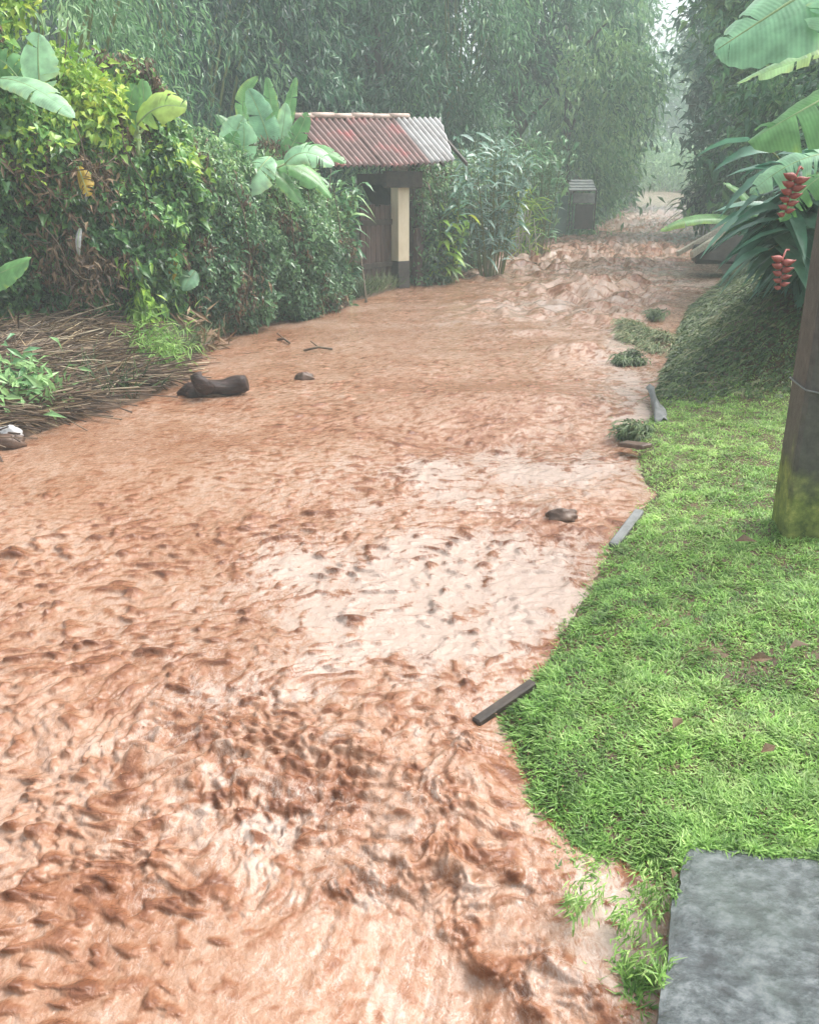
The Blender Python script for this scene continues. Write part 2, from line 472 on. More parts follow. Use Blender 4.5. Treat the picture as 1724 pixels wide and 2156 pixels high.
def water_mat():
    m, nt, out = mat_new('muddy_water')
    L = nt.links.new
    tc = N(nt, 'ShaderNodeTexCoord')
    fo = N(nt, 'ShaderNodeAttribute', attribute_name='foam')
    mu = N(nt, 'ShaderNodeAttribute', attribute_name='mud')

    def noise(scale, det, rgh, vec, dist=0.0):
        n = N(nt, 'ShaderNodeTexNoise')
        n.inputs['Scale'].default_value = scale; n.inputs['Detail'].default_value = det
        n.inputs['Roughness'].default_value = rgh; n.inputs['Distortion'].default_value = dist
        L(vec, n.inputs['Vector'])
        return n.outputs['Fac']

    def madd(a, k, b):
        n = N(nt, 'ShaderNodeMath', operation='MULTIPLY_ADD')
        L(a, n.inputs[0]); n.inputs[1].default_value = k
        if isinstance(b, (int, float)): n.inputs[2].default_value = b
        else: L(b, n.inputs[2])
        return n.outputs[0]
    # streaks drawn out along the flow, curled by the turbulence
    mp = N(nt, 'ShaderNodeMapping')
    mp.inputs['Rotation'].default_value = (0, 0, math.radians(15))
    mp.inputs['Scale'].default_value = (1.7, 0.8, 1.0)
    L(tc.outputs['Object'], mp.inputs['Vector'])
    vec = mp.outputs[0]
    big_ = noise(2.6, 6, 0.6, vec, 1.0)
    mid_ = noise(9.0, 8, 0.66, vec, 0.9)
    fin_ = noise(48.0, 7, 0.75, vec, 0.3)
    f = madd(big_, 0.5, -0.25)
    f = madd(mid_, 0.85, f)
    f = madd(fin_, 0.8, f)
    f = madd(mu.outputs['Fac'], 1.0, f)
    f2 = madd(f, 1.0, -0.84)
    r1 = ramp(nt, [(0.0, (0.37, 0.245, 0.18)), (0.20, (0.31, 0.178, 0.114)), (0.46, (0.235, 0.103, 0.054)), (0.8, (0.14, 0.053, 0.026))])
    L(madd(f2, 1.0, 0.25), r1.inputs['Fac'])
    mp2 = N(nt, 'ShaderNodeMapping'); mp2.inputs['Location'].default_value = (3.1, 7.7, 1.3)
    L(vec, mp2.inputs['Vector'])
    fm = noise(7.0, 9, 0.72, mp2.outputs[0], 1.4)
    fm2 = noise(34.0, 7, 0.75, mp2.outputs[0], 0.5)
    g = madd(fm, 1.9, -0.95)
    g = madd(fm2, 1.1, g)
    g = madd(g, 1.0, -0.50)
    # thin curling threads of froth
    fn_ = noise(11.0, 6, 0.62, mp2.outputs[0], 2.2)
    ab = N(nt, 'ShaderNodeMath', operation='ABSOLUTE'); L(madd(fn_, 2.0, -1.0), ab.inputs[0])
    th = ramp(nt, [(0.0, (1, 1, 1)), (0.10, (0, 0, 0))]); L(ab.outputs[0], th.inputs['Fac'])
    fn2_ = noise(26.0, 5, 0.6, vec, 1.6)
    ab2 = N(nt, 'ShaderNodeMath', operation='ABSOLUTE'); L(madd(fn2_, 2.0, -1.0), ab2.inputs[0])
    th2 = ramp(nt, [(0.0, (1, 1, 1)), (0.12, (0, 0, 0))]); L(ab2.outputs[0], th2.inputs['Fac'])
    g = madd(th.outputs[0], 0.30, g)
    g = madd(th2.outputs[0], 0.24, g)
    g = madd(fo.outputs['Fac'], 1.0, g)
    r2 = ramp(nt, [(0.38, (0, 0, 0)), (1.22, (1, 1, 1))])
    L(g, r2.inputs['Fac'])
    mx = N(nt, 'ShaderNodeMixRGB'); mx.inputs['Color2'].default_value = (0.405, 0.312, 0.258, 1)
    L(r2.outputs[0], mx.inputs['Fac']); L(r1.outputs[0], mx.inputs['Color1'])
    b = N(nt, 'ShaderNodeBsdfPrincipled'); b.inputs['Roughness'].default_value = 0.14
    b.inputs['IOR'].default_value = 1.36
    b.inputs['Specular IOR Level'].default_value = 0.6
    L(mx.outputs[0], b.inputs['Base Color'])
    bn = noise(30.0, 5, 0.6, tc.outputs['Object'], 0.4)
    bp = N(nt, 'ShaderNodeBump'); bp.inputs['Strength'].default_value = 0.6; bp.inputs['Distance'].default_value = 0.02
    L(bn, bp.inputs['Height']); L(bp.outputs[0], b.inputs['Normal'])
    L(b.outputs[0], out.inputs['Surface'])
    return m


# ------------------------------------------------------------------ channel outline
left_px = [(0, 940), (130, 893), (250, 858), (335, 828), (385, 775), (430, 735), (480, 703), (600, 667), (700, 640), (770, 628),
           (870, 597), (940, 572), (1000, 550), (1080, 520), (1150, 496), (1230, 470), (1285, 450), (1318, 428), (1335, 408)]
right_px = [(1455, 408), (1452, 425), (1450, 445), (1475, 500), (1530, 585), (1490, 625), (1452, 650), (1425, 710), (1402, 775), (1380, 840),
            (1372, 880), (1335, 915), (1345, 960), (1355, 1010), (1385, 1045), (1345, 1078), (1310, 1120), (1285, 1165),
            (1250, 1240), (1205, 1315), (1160, 1385), (1120, 1440), (1060, 1490), (1040, 1530), (1065, 1580), (1078, 1640), (1105, 1700), (1160, 1760),
            (1205, 1840), (1240, 1920), (1262, 1990), (1300, 2070), (1350, 2130), (1480, 2180), (1600, 2300)]
LB = np.array([G(*p)[:2] for p in left_px])
RB = np.array([G(*p)[:2] for p in right_px])
far = np.array([[LB[-1][0] + 1.5, 82.0], [RB[0][0] + 3.5, 82.0]])
poly = np.concatenate([[[-14, 1.0]], [[-9.5, 4.3]], LB, far, RB, [[1.1, 0.4], [0.9, -6], [-14, -6]]])


def sdist(x, y):
    """signed distance to the flooded channel (negative inside)"""
    x = np.asarray(x, float); y = np.asarray(y, float)
    d = np.full(x.shape, 1e9)
    ins = np.zeros(x.shape, bool)
    n = len(poly)
    for i in range(n):
        a, b = poly[i], poly[(i + 1) % n]
        e = b - a
        t = np.clip(((x - a[0]) * e[0] + (y - a[1]) * e[1]) / (e @ e), 0, 1)
        d = np.minimum(d, (x - a[0] - t * e[0]) ** 2 + (y - a[1] - t * e[1]) ** 2)
        c = (a[1] > y) != (b[1] > y)
        with np.errstate(divide='ignore', invalid='ignore'):
            xx = a[0] + (y - a[1]) / (b[1] - a[1] + 1e-12) * e[0]
        ins ^= c & (x < xx)
    d = np.sqrt(d)
    return np.where(ins, -d, d)


_cy = np.array([-6, 1, 4, 8, 12, 16, 25, 40, 82.0])
_lx = np.interp(_cy, np.concatenate([[-6, 4.3], LB[:, 1]]), np.concatenate([[-14, -9.5], LB[:, 0]]))
_o = np.argsort(RB[:, 1])
_rx = np.interp(_cy, RB[_o, 1], RB[_o, 0])
_cx = (_lx + _rx) / 2


def right_side(x, y):
    return x > np.interp(y, _cy, _cx)


def gz(x, y, sd=None):
    """height of the ground"""
    x = np.asarray(x, float); y = np.asarray(y, float)
    if sd is None: sd = sdist(x, y)
    R = right_side(x, y)
    z = zw(y)
    ins = -0.30 * sst(-sd, 0.0, 0.45)
    nz = 0.02 * fbm(x * 2.2, y * 2.2, 3, 5) * sst(sd, 0.02, 0.3)
    lft = 0.07 * sst(sd, 0, 0.12) + 0.16 * sst(sd, 0.1, 1.2) + 0.02 * np.clip(sd, 0, 30)
    low = 1 - 1.0 * np.exp(-(((x - 0.54) / 0.2) ** 2 + ((y - 1.58) / 0.3) ** 2))
    rgt = (0.055 * sst(sd, -0.02, 0.16) + 0.03 * np.clip(sd, 0, 1.5) + 0.012 * np.clip(sd, 0, 30)) * low
    mound = sst(y, 6.7, 8.3) * (1 - sst(y, 14.5, 17.5)) * (0.78 * sst(sd, -0.05, 1.15))
    rgt = rgt + mound
    z = z - np.where(R, 0.045 * np.exp(-(((x - 0.54) / 0.2) ** 2 + ((y - 1.58) / 0.3) ** 2)), 0.0)
    return z + np.where(sd < 0, ins + np.where(R, 0.0, 0.0), np.where(R, rgt, lft)) + nz


# ground sheet
def graded(a, fine0, fine1, b, df, g=1.18):
    f = np.arange(fine0, fine1, df)
    up, st, c = [], df, fine1
    while c < b:
        up.append(c); st *= g; c += st
    dn, st, c = [], df, fine0 - df
    while c > a:
        dn.append(c); st *= g; c -= st
    return np.concatenate([[a], dn[::-1], f, up, [b]])


gx = graded(-400, -7, 6, 400, 0.05)
gy = graded(-400, 1, 17, 600, 0.06, 1.12)
X, Y = np.meshgrid(gx, gy)
SD = sdist(X, Y)
Zg = gz(X, np.minimum(Y, 110), SD)
nx, ny = len(gx), len(gy)
idx = np.arange(nx * ny).reshape(ny, nx)
q = np.stack([idx[:-1, :-1], idx[:-1, 1:], idx[1:, 1:], idx[1:, :-1]], -1).reshape(-1, 4)
tag(mk('ground', np.stack([X, Y, Zg], -1), [q], M_SOIL), 'wet earth banks on both sides of the flooded lane', 'ground', kind='structure')

# ------------------------------------------------------------------ water
rows = [0.45]
while rows[-1] < 82:
    rows.append(rows[-1] + 0.0024 * max(rows[-1], 1.0) ** 1.28)
rows = np.array(rows)
NC = 1000
lx = np.interp(rows, np.concatenate([[-6, 3.0, 5.0], LB[4:, 1], [82]]), np.concatenate([[-5.5, -5.5, -6.0], LB[4:, 0], [LB[-1, 0]]])) - 0.6
lx = np.interp(rows, [0, 1.5, 5.2, 6.5, 8.0, 9.5, 12, 16, 82], [-3.0, -3.4, -5.2, -4.9, -4.5, -4.1, -3.3, -1.9, LB[-1, 0] - 0.6])
lx = np.minimum(lx, np.interp(rows, LB[1:, 1], LB[1:, 0]) - 0.4)
rx = np.interp(rows, np.concatenate([[-6, 0.8], RB[_o, 1], [82]]), np.concatenate([[1.2, 1.2], RB[_o, 0], [RB[0, 0]]])) + 0.55
uu = np.linspace(0, 1, NC)
WX = lx[:, None] + (rx - lx)[:, None] * uu[None, :]
WY = np.repeat(rows[:, None], NC, 1)
# flow direction (downstream) : towards the viewer and slightly left
fa = math.radians(15)
fs = np.array([-math.sin(fa), -math.cos(fa)])
ss = WX * fs[0] + WY * fs[1]
tt = WX * fs[1] - WY * fs[0]


def blob(px, py, rxx, ryy, amp=1.0):
    c = G(px, py)
    return amp * np.exp(-(((WX - c[0]) / rxx) ** 2 + ((WY - c[1]) / ryy) ** 2))


def line(pts, r, amp=1.0):
    P = [G(*p)[:2] for p in pts]
    d = np.full(WX.shape, 1e9)
    for a, b in zip(P[:-1], P[1:]):
        e = b - a
        t = np.clip(((WX - a[0]) * e[0] + (WY - a[1]) * e[1]) / (e @ e), 0, 1)
        d = np.minimum(d, (WX - a[0] - t * e[0]) ** 2 + (WY - a[1] - t * e[1]) ** 2)
    return amp * np.exp(-d / (r * r))


wx = 0.07 * fbm(WX * 2.1, WY * 2.1, 3, 21)
wy = 0.07 * fbm(WX * 2.1, WY * 2.1, 3, 27)
AX, AY = WX + wx, WY + wy
# where the flow is rough
rough = (line([(300, 1560), (520, 1480), (800, 1520), (1050, 1560)], 0.24, 0.7)
         + line([(430, 1650), (700, 1650), (900, 1730), (1040, 1690)], 0.22, 0.95)
         + line([(150, 1800), (420, 1800), (650, 1860)], 0.2, 0.55)
         + line([(900, 1830), (1090, 1930), (1230, 2080)], 0.10, 0.9)
         + blob(1180, 1090, 0.5, 0.6, 0.7) + blob(1120, 1240, 0.35, 0.5, 0.4)
         + line([(980, 890), (1100, 905), (1280, 870)], 0.5, 0.5)
         + line([(1000, 560), (1200, 540), (1350, 520)], 2.6, 1.5) + line([(1330, 490), (1390, 440)], 5.0, 1.0)
         + line([(1150, 660), (1230, 610), (1300, 600)], 1.2, 1.2)
         + blob(1215, 755, 0.8, 0.8, 0.8) + blob(300, 1200, 0.7, 0.5, 0.25) + blob(60, 1500, 0.5, 0.6, 0.25))
rough = rough + line([(1340, 560), (1290, 690), (1260, 800), (1285, 930), (1290, 1000)], 0.55, 0.6)
rough = np.clip(rough, 0, 1.6)
calm = np.clip(blob(600, 700, 2.5, 2.6) + blob(150, 930, 1.3, 0.9) + blob(760, 2110, 0.45, 0.35) + blob(1100, 640, 1.5, 1.2, 0.7), 0, 1)
act = np.clip(0.55 + 0.35 * fbm(WX * 0.7, WY * 0.7, 3, 44) - 0.6 * calm, 0.06, 1.3)
# broad shape
h = 0.016 * fbm(WX * 0.9, WY * 0.9, 2, 2)
h += line([(0, 1500), (420, 1440), (760, 1470), (1040, 1500)], 0.34, 0.045)
h += line([(420, 1610), (680, 1610), (920, 1690), (1050, 1660)], 0.22, 0.06)
h += blob(950, 2080, 0.25, 0.3, -0.07)
h += blob(1080, 850, 0.9, 0.55, 0.10) - line([(960, 930), (1100, 950), (1250, 930)], 0.3, 0.05)
h += blob(1235, 605, 0.45, 0.7, 0.22) + blob(1215, 740, 0.4, 0.4, 0.10) + blob(1180, 1075, 0.16, 0.14, 0.06)
for (bx, by, r_, a_) in [(1110, 545, .5, .12), (1205, 540, .5, .14), (1280, 535, .5, .14), (1330, 500, .7, .2), (1310, 470, 1.0, .25), (1390, 450, 1.4, .3),
                         (1240, 570, .35, .12), (1300, 575, .35, .12), (1160, 700, .3, .07), (1090, 700, .3, .05), (1385, 610, .3, .1), (1390, 520, .5, .16), (1340, 555, .4, .14), (1260, 640, .3, .1), (1330, 620, .3, .1)]:
    h += blob(bx, by, r_, r_ * 0.6, a_ * 0.55)
# chop
lod = lambda wl: sst(wl / (0.0045 * WY + 0.003), 1.6, 3.2)
p1 = perlin(AX / 0.34, AY / 0.30, 31)
p2 = perlin(AX / 0.17 + wx * 6, AY / 0.14 + wy * 6, 33)
p3 = perlin(AX / 0.085 + wx * 9, AY / 0.07 + wy * 9, 35)
p4 = perlin(AX / 0.042, AY / 0.036, 37)
bil = lambda p: 0.55 - np.abs(p) * 1.5
big = 1 + 0.10 * np.clip(WY - 8, 0, 14)
puff = lambda p: 1.6 * np.sqrt(p * p + 0.004) - 0.45          # rounded tops, creased hollows
A = 0.019 * act
c1 = perlin(AX / 0.15, AY / 0.11, 71); c2 = perlin(AX / 0.08, AY / 0.06, 72); c3 = perlin(AX / 0.044, AY / 0.036, 73); c4 = perlin(AX / 0.024, AY / 0.021, 74)
hc = A * (0.8 * p1 + 0.45 * puff(c1) * lod(0.13) + 0.42 * puff(c2) * lod(0.07) + 0.34 * puff(c3) * lod(0.04) + 0.2 * c4 * lod(0.022))
# little breaking wavelets, steep on the downstream side
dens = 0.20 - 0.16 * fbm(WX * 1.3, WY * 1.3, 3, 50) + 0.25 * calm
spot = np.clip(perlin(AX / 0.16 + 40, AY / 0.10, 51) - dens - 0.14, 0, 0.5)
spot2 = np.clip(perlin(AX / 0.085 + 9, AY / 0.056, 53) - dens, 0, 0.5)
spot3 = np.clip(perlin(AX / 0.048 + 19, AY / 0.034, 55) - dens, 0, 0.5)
hs_ = (0.050 * spot * lod(0.11) + 0.052 * spot2 * lod(0.065) + 0.034 * spot3 * lod(0.04)) * (0.45 + 0.5 * act) * (1 - 0.75 * calm) * (1 - 0.45 * np.clip(rough, 0, 1))
hs_ = hs_ * (1 + 0.9 * np.clip(WY - 5, 0, 6) / 6)
hc = hc + hs_
R1 = perlin(AX / (0.34 * big), AY / (0.27 * big), 61)
R2 = perlin(AX / (0.16 * big), AY / (0.13 * big), 63)
R2b = perlin(AX / 0.082, AY / 0.07, 66)
R3 = perlin(AX / 0.05, AY / 0.044, 65)
R6 = perlin(AX / 0.032 + 5, AY / 0.029 + 5, 70)
R4 = perlin(AX / 0.02, AY / 0.018, 67)
brk = 0.6 + 0.5 * perlin(WX / 0.16, WY / 0.16, 64)
hc = hc + rough * (0.018 * big * puff(R1) + 0.014 * big * puff(R2) * lod(0.15) + (0.020 * puff(R2b) * lod(0.075) + 0.022 * puff(R3) * lod(0.045) + 0.018 * puff(R6) * lod(0.03) + 0.012 * R4 * lod(0.018)) * brk)
hc = hc + rough * 0.006 * perlin(AX / 0.013, AY / 0.012, 79) * lod(0.012)
fr = sst(WY, 9.5, 14.0) * np.clip(rough, 0, 1.5)
F1 = perlin(AX / 0.42, AY / 0.6, 75); F2 = perlin(AX / 0.2, AY / 0.3, 76); F3 = perlin(AX / 1.3, AY / 2.2, 77)
hc = hc + fr * (0.10 * puff(F1) + 0.05 * F2 + 0.06 * F3)
# streams drawn out along the flow where it pours over
st = np.clip(line([(760, 2000), (880, 2080), (1000, 2150)], 0.22, 1.0), 0, 1)
hc = hc * (1 - 0.75 * st) + 0.010 * st * perlin(tt / 0.05, ss / 0.5, 71) + 0.005 * st * perlin(tt / 0.022, ss / 0.3, 73)
rib = np.clip(line([(960, 1930), (1010, 1990), (1090, 2040), (1130, 2110)], 0.035, 1.0) + line([(1120, 1985), (1200, 2030), (1250, 2080), (1310, 2130)], 0.035, 1.0)
              + line([(700, 1870), (820, 1850), (960, 1830)], 0.05, 0.9) + line([(880, 1790), (1000, 1800), (1130, 1850), (1230, 1870)], 0.035, 0.8), 0, 1)
hc = hc + rib * (0.022 + 0.024 * R3 + 0.018 * R2b + 0.010 * R4)
edge = sst(-sdist(WX, WY), -0.02, 0.18) + 0.0
h = (h + hc) * (0.25 + 0.75 * edge)
WZ = zw(WY) + h
# crests lean over downstream
kk = np.clip(0.8 * edge, 0, 1) * (1 - 0.45 * np.clip(rough, 0, 1))
sh = np.clip(hc, -0.02, 0.09) * kk
BX, BY = WX + fs[0] * sh, WY + fs[1] * sh

foam = (blob(930, 1190, 0.65, 0.75, 0.82) + blob(820, 1290, 0.55, 0.45, 0.6) + blob(1080, 1330, 0.35, 0.4, 0.5) + blob(1130, 980, 0.75, 0.4, 0.85)
        + blob(1130, 1150, 0.4, 0.5, 0.3) + blob(640, 1200, 0.3, 0.3, 0.35)
        + blob(1130, 640, 1.0, 0.8, 0.5) + blob(1390, 428, 3.5, 11, 1.2) + blob(1490, 600, 0.6, 0.9, 0.8)
        + line([(1320, 690), (1310, 760), (1330, 840), (1350, 880)], 0.28, 0.75)
        + line([(1260, 1860), (1300, 1960), (1350, 2050), (1420, 2120), (1560, 2180)], 0.13, 0.5)
        + blob(980, 690, 1.4, 1.3, 0.25) + blob(850, 1010, 0.9, 0.5, 0.3) + blob(1000, 2060, 0.25, 0.25, 0.1) + blob(700, 1920, 0.3, 0.2, 0.2)
        + blob(520, 1720, 0.2, 0.15, 0.35) + blob(620, 1450, 0.5, 0.2, 0.3))
cr = np.clip((h - 0.02) / 0.08, 0, 1) * rough
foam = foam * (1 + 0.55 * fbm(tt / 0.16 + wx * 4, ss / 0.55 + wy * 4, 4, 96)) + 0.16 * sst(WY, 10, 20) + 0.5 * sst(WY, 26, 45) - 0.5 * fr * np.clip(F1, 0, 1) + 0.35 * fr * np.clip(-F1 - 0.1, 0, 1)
foam = foam + 0.55 * fbm(WX * 2.4 + wx * 3, WY * 2.4 + wy * 3, 5, 81) * (0.3 + np.clip(foam, 0, 1)) + 0.10 * fbm(WX * 7, WY * 7, 3, 85) + 0.35 * np.clip(rough, 0, 1) * np.clip(perlin(AX / 0.21, AY / 0.16, 87) + 0.5 * R3 - 0.1, 0, 1) - 1.2 * (spot2 + spot) - 1.2 * spot3 + 0.3 * np.clip(rough, 0, 1) * np.clip(np.abs(R2b) - 0.1, 0, 1) + 0.25 * np.clip(rough, 0, 1) * perlin(AX / 0.16 + 7, AY / 0.12, 93) + 0.06  # foam thinned over the wavelets so their painted dark faces show
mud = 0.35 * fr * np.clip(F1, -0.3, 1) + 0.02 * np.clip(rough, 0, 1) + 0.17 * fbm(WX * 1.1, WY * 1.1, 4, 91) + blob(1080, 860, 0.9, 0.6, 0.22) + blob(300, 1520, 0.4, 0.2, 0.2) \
    + blob(660, 1690, 0.13, 0.10, 0.4) + blob(900, 1740, 0.12, 0.1, 0.2) + blob(1010, 1600, 0.12, 0.14, 0.18) + blob(420, 1590, 0.12, 0.06, 0.25) + blob(220, 1880, 0.2, 0.06, 0.22) + blob(1180, 1110, 0.3, 0.3, 0.22) + 0.8 * spot * lod(0.11) + 0.85 * spot2 + 0.8 * spot3 - 0.03 - 0.28 * rough * np.abs(R2b) - 0.22 * rough * np.abs(R3) + 0.12 * np.clip(rough, 0, 1) * perlin(AX / 0.13, AY / 0.11, 92) + 0.3 * rib  # mud tone plus painted darkening on wavelet faces that catch no sky
nr = len(rows)
idx = np.arange(nr * NC).reshape(nr, NC)
q = np.stack([idx[:-1, :-1], idx[:-1, 1:], idx[1:, 1:], idx[1:, :-1]], -1).reshape(-1, 4)
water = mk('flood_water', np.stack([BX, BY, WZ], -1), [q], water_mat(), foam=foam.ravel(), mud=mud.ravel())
tag(water, 'brown muddy flood water rushing down the lane with pale foam', 'water', kind='structure')
# ------------------------------------------------------------------ foliage builders
def leaves(P, D, Nn, L, Wd, tint, droop=0.2, fold=0.25):
    """folded pointed leaves; all inputs (n,) or (n,3)"""
    n = len(P)
    D = nrm(D)
    Sd = nrm(np.cross(D, Nn))
    Nn = np.cross(Sd, D)
    L = np.broadcast_to(L, (n,))[:, None]
    Wd = np.broadcast_to(Wd, (n,))[:, None]
    droop = np.broadcast_to(droop, (n,))[:, None]
    v = np.empty((n, 5, 3))
    v[:, 0] = P
    mid = P + D * L * 0.42
    v[:, 1] = mid + Sd * Wd * 0.5 + Nn * Wd * fold
    v[:, 2] = mid - Sd * Wd * 0.5 + Nn * Wd * fold
    v[:, 3] = mid
    v[:, 4] = P + D * L - Nn * L * droop
    b = np.arange(n)[:, None] * 5
    t = np.concatenate([b + k for k in ([0, 1, 3], [0, 3, 2], [1, 4, 3], [3, 4, 2])])
    return v.reshape(-1, 3), t, np.repeat(np.clip(tint, 0, 1), 5)


def rdir(n):
    return nrm(rng.normal(size=(n, 3)))


class Cloud:
    def __init__(s): s.v, s.t, s.a, s.n = [], [], [], 0

    def add(s, r):
        v, t, a = r
        s.v.append(v); s.t.append(t + s.n); s.a.append(a); s.n += len(v)
        return s

    def build(s, name, mat, parent=None, base=None):
        v, t, a = np.concatenate(s.v), np.concatenate(s.t), np.concatenate(s.a)
        if base is not None:
            return rooted(name, v, [t], mat, base, False, tint=a)
        return mk(name, v, [t], mat, parent, False, tint=a)


def crown_leaves(c, rad, n, L, Wd, clumps, style='broad', tone=0.5, spread=0.3, zmin=0.2):
    """leaf clumps through an uneven ellipsoid; style 'bamboo' hangs in long sprays"""
    c = np.asarray(c, float); rad = np.asarray(rad, float)
    d = rdir(clumps)
    r = rng.uniform(0.35, 1.0, clumps) ** 0.6
    lump = 1 + 0.25 * np.sin(d[:, 0] * 5 + c[0]) * np.cos(d[:, 2] * 4 + c[1])
    C = c + d * rad * (r * lump)[:, None]
    C[:, 2] = np.maximum(C[:, 2], zmin + rng.uniform(0, 0.8, clumps))
    ct = tone + rng.normal(0, 0.24, clumps)
    k = rng.integers(0, clumps, n)
    if style == 'bamboo':
        out = nrm(d + rng.normal(0, 0.35, (clumps, 3)))
        ln = rng.uniform(0.5, 1.3, clumps) * rad[0] * 0.5
        t = rng.uniform(0, 1, n)
        P = C[k] + out[k] * (ln[k] * t)[:, None] * [1, 1, 0.3] + np.array([0, 0, -1.0]) * (ln[k] * 1.0 * t * t)[:, None]
        P = P + rng.normal(0, spread, (n, 3)) * [1, 1, 1.2]
        D = rng.normal(0, 0.5, (n, 3)) + out[k] * [0.5, 0.5, 0] + [0, 0, -0.9]
        Nn = rdir(n) + out[k] * [0.8, 0.8, 0] + [0, 0, 0.6]
        dr = rng.uniform(0.05, 0.3, n)
    else:
        P = C[k] + rng.normal(0, spread, (n, 3)) * [1, 1, 0.6]
        D = rdir(n) + (P - c) / rad * 0.5 + [0, 0, -0.35]
        Nn = rdir(n) * 0.7 + [0, 0, 1.0]
        dr = rng.uniform(0.0, 0.35, n)
    P[:, 2] = np.maximum(P[:, 2], zmin)
    s = rng.uniform(0.65, 1.3, n)
    return leaves(P, D, Nn, L * s, Wd * s, ct[k] + rng.normal(0, 0.14, n), dr)


def tree(name, label, px, Y, rad, cz, n, L, Wd, mat, style='broad', tone=0.5, trunk_r=0.14, clumps=120, spread=0.3, group='trees and bamboo beyond the lane', cat='tree', zmin=0.25, culms=0):
    x = W(px, 390, Y)[0]
    z0 = float(gz(x, Y))
    b = np.array([x, Y, z0])
    o = empty(name, b, label, cat, group)
    m = MB()
    top = cz + rad[2] * 0.6
    if culms:
        for i in range(culms):
            a = rng.uniform(0, 2 * PI); rr = rng.uniform(0.1, 0.5)
            p0 = b + [rr * math.cos(a), rr * math.sin(a), -0.1]
            ln = rng.uniform(0.75, 1.0)
            pts = [p0 + np.array([math.cos(a) * 1.6 * t ** 2.4, math.sin(a) * 1.6 * t ** 2.4, top * ln * t]) for t in np.linspace(0, 1, 9)]
            m.tube(pts, np.linspace(0.045, 0.012, 9), 7)
        m.build('culms', M_CULM, o, smooth=True)
    else:
        pts = [b + np.array([0.18 * math.sin(2 * t + px), 0.12 * math.sin(3 * t), -0.15 + top * t]) for t in np.linspace(0, 1, 8)]
        m.tube(pts, trunk_r * np.linspace(1.25, 0.25, 8), 9, wob=0.08)
        for i in range(6):
            t = 0.3 + 0.1 * i
            p0 = b + np.array([0.18 * math.sin(2 * t + px), 0.12 * math.sin(3 * t), -0.15 + top * t])
            a = i * 2.4 + px
            q_ = [p0 + np.array([math.cos(a) * rad[0] * 0.75 * s, math.sin(a) * rad[1] * 0.75 * s, rad[2] * 0.35 * s - 0.3 * s * s]) for s in np.linspace(0, 1, 5)]
            m.tube(q_, trunk_r * np.linspace(0.5, 0.12, 5), 6)
        m.build('trunk', M_BARK, o, smooth=True)
    Cloud().add(crown_leaves([x, Y, z0 + cz], rad, n, L, Wd, clumps, style, tone, spread, z0 + zmin)).build('crown', mat, o)
    return o


def big_leaf(p0, pc, p1, width, parent, mat, tint=0.5, face=(0, 0, 1), fold=0.35, tears=7, name='leaf', hang=0.25, side=(1, 1), seed=None):
    """one broad leaf along a curved midrib, blade split by tears; returns the leaf mesh with its rib as a child"""
    r = np.random.default_rng(seed if seed is not None else int(abs(p0[0] * 977 + p1[2] * 313 + p1[0] * 71)) + 1)
    p0, pc, p1 = [np.asarray(k, float) for k in (p0, pc, p1)]
    bez = lambda t: (1 - t) ** 2 * p0 + 2 * t * (1 - t) * pc + t * t * p1
    tan = lambda t: nrm(2 * (1 - t) * (pc - p0) + 2 * t * (p1 - pc) + 1e-6)
    face = np.asarray(face, float)
    prof = lambda t: (np.sin(PI * np.clip(0.06 + 0.94 * t, 0, 1) ** 0.8)) ** 0.62
    m = MB()
    for sg in (-1, 1):
        cuts = np.sort(np.concatenate([[0.0, 1.0], r.uniform(0.08, 0.95, tears)]))
        for a, b in zip(cuts[:-1], cuts[1:]):
            if b - a < 0.01: continue
            na = max(2, int((b - a) * 22) + 1)
            hg = hang * r.uniform(0.3, 1.6)
            tw = r.normal(0, 0.12)
            v, ta, vb = [], [], []
            dt_ = r.normal(0, 0.07)
            for i, t in enumerate(np.linspace(a, b, na)):
                T = tan(t)
                Sd = nrm(np.cross(T, face)) * sg
                Nn = np.cross(Sd, T) * sg
                w = width * 0.5 * prof(t) * side[(sg + 1) // 2] * (1 + 0.04 * r.normal())
                gap = 0.0 if tears == 0 else (0.012 * (1 if i == 0 else -1 if i == na - 1 else 0))
                for s in (0, 0.35, 0.7, 1.0):
                    v.append(bez(t) + Sd * w * s + Nn * w * (fold * s - (hg + fold) * s * s) + T * (w * s * (0.35 + tw * s) + gap * s))
                    ta.append(tint + dt_ + 0.10 * s + (0.25 * max(0, r.normal()) if s == 1.0 else 0)); vb.append(t + 0.02 * s)
            q = []
            for i in range(na - 1):
                for k in range(3):
                    q.append((i * 4 + k, i * 4 + k + 1, (i + 1) * 4 + k + 1, (i + 1) * 4 + k))
            m.add(v, q, a=np.clip(ta, 0, 1), b=vb)
    lf = m.build(name, mat, parent, smooth=True)
    rb = MB()
    pts = [bez(t) - np.array([0, 0, 0.004]) for t in np.linspace(0, 0.97, 12)]
    rb.tube(pts, max(0.006, width * 0.03) * np.linspace(1.1, 0.3, 12), 6)
    rb.build('midrib', M_RIB, lf, smooth=True)
    return lf


# ------------------------------------------------------------------ lawn
ST = 0.13


def Gz(px, py, z):
    r = ray(px, py)
    k = (CH - z) / -r[2]
    return np.array([r[0] * k, r[1] * k, z])


s_a, s_b = Gz(1440, 1772, ST), Gz(1385, 2085, ST)
s_dir = nrm(s_b - s_a)                       # left edge, running towards the viewer
s_right = np.array([-s_dir[1], s_dir[0], 0])
s_right = nrm(Gz(1724, 1800, ST) - s_a)
s_c = s_a + s_right * 1.5
s_d = s_a + s_dir * 1.15 + s_right * 1.5
s_e = s_a + s_dir * 1.15
slab_q = np.array([s_a, s_c, s_d, s_e])[:, :2]


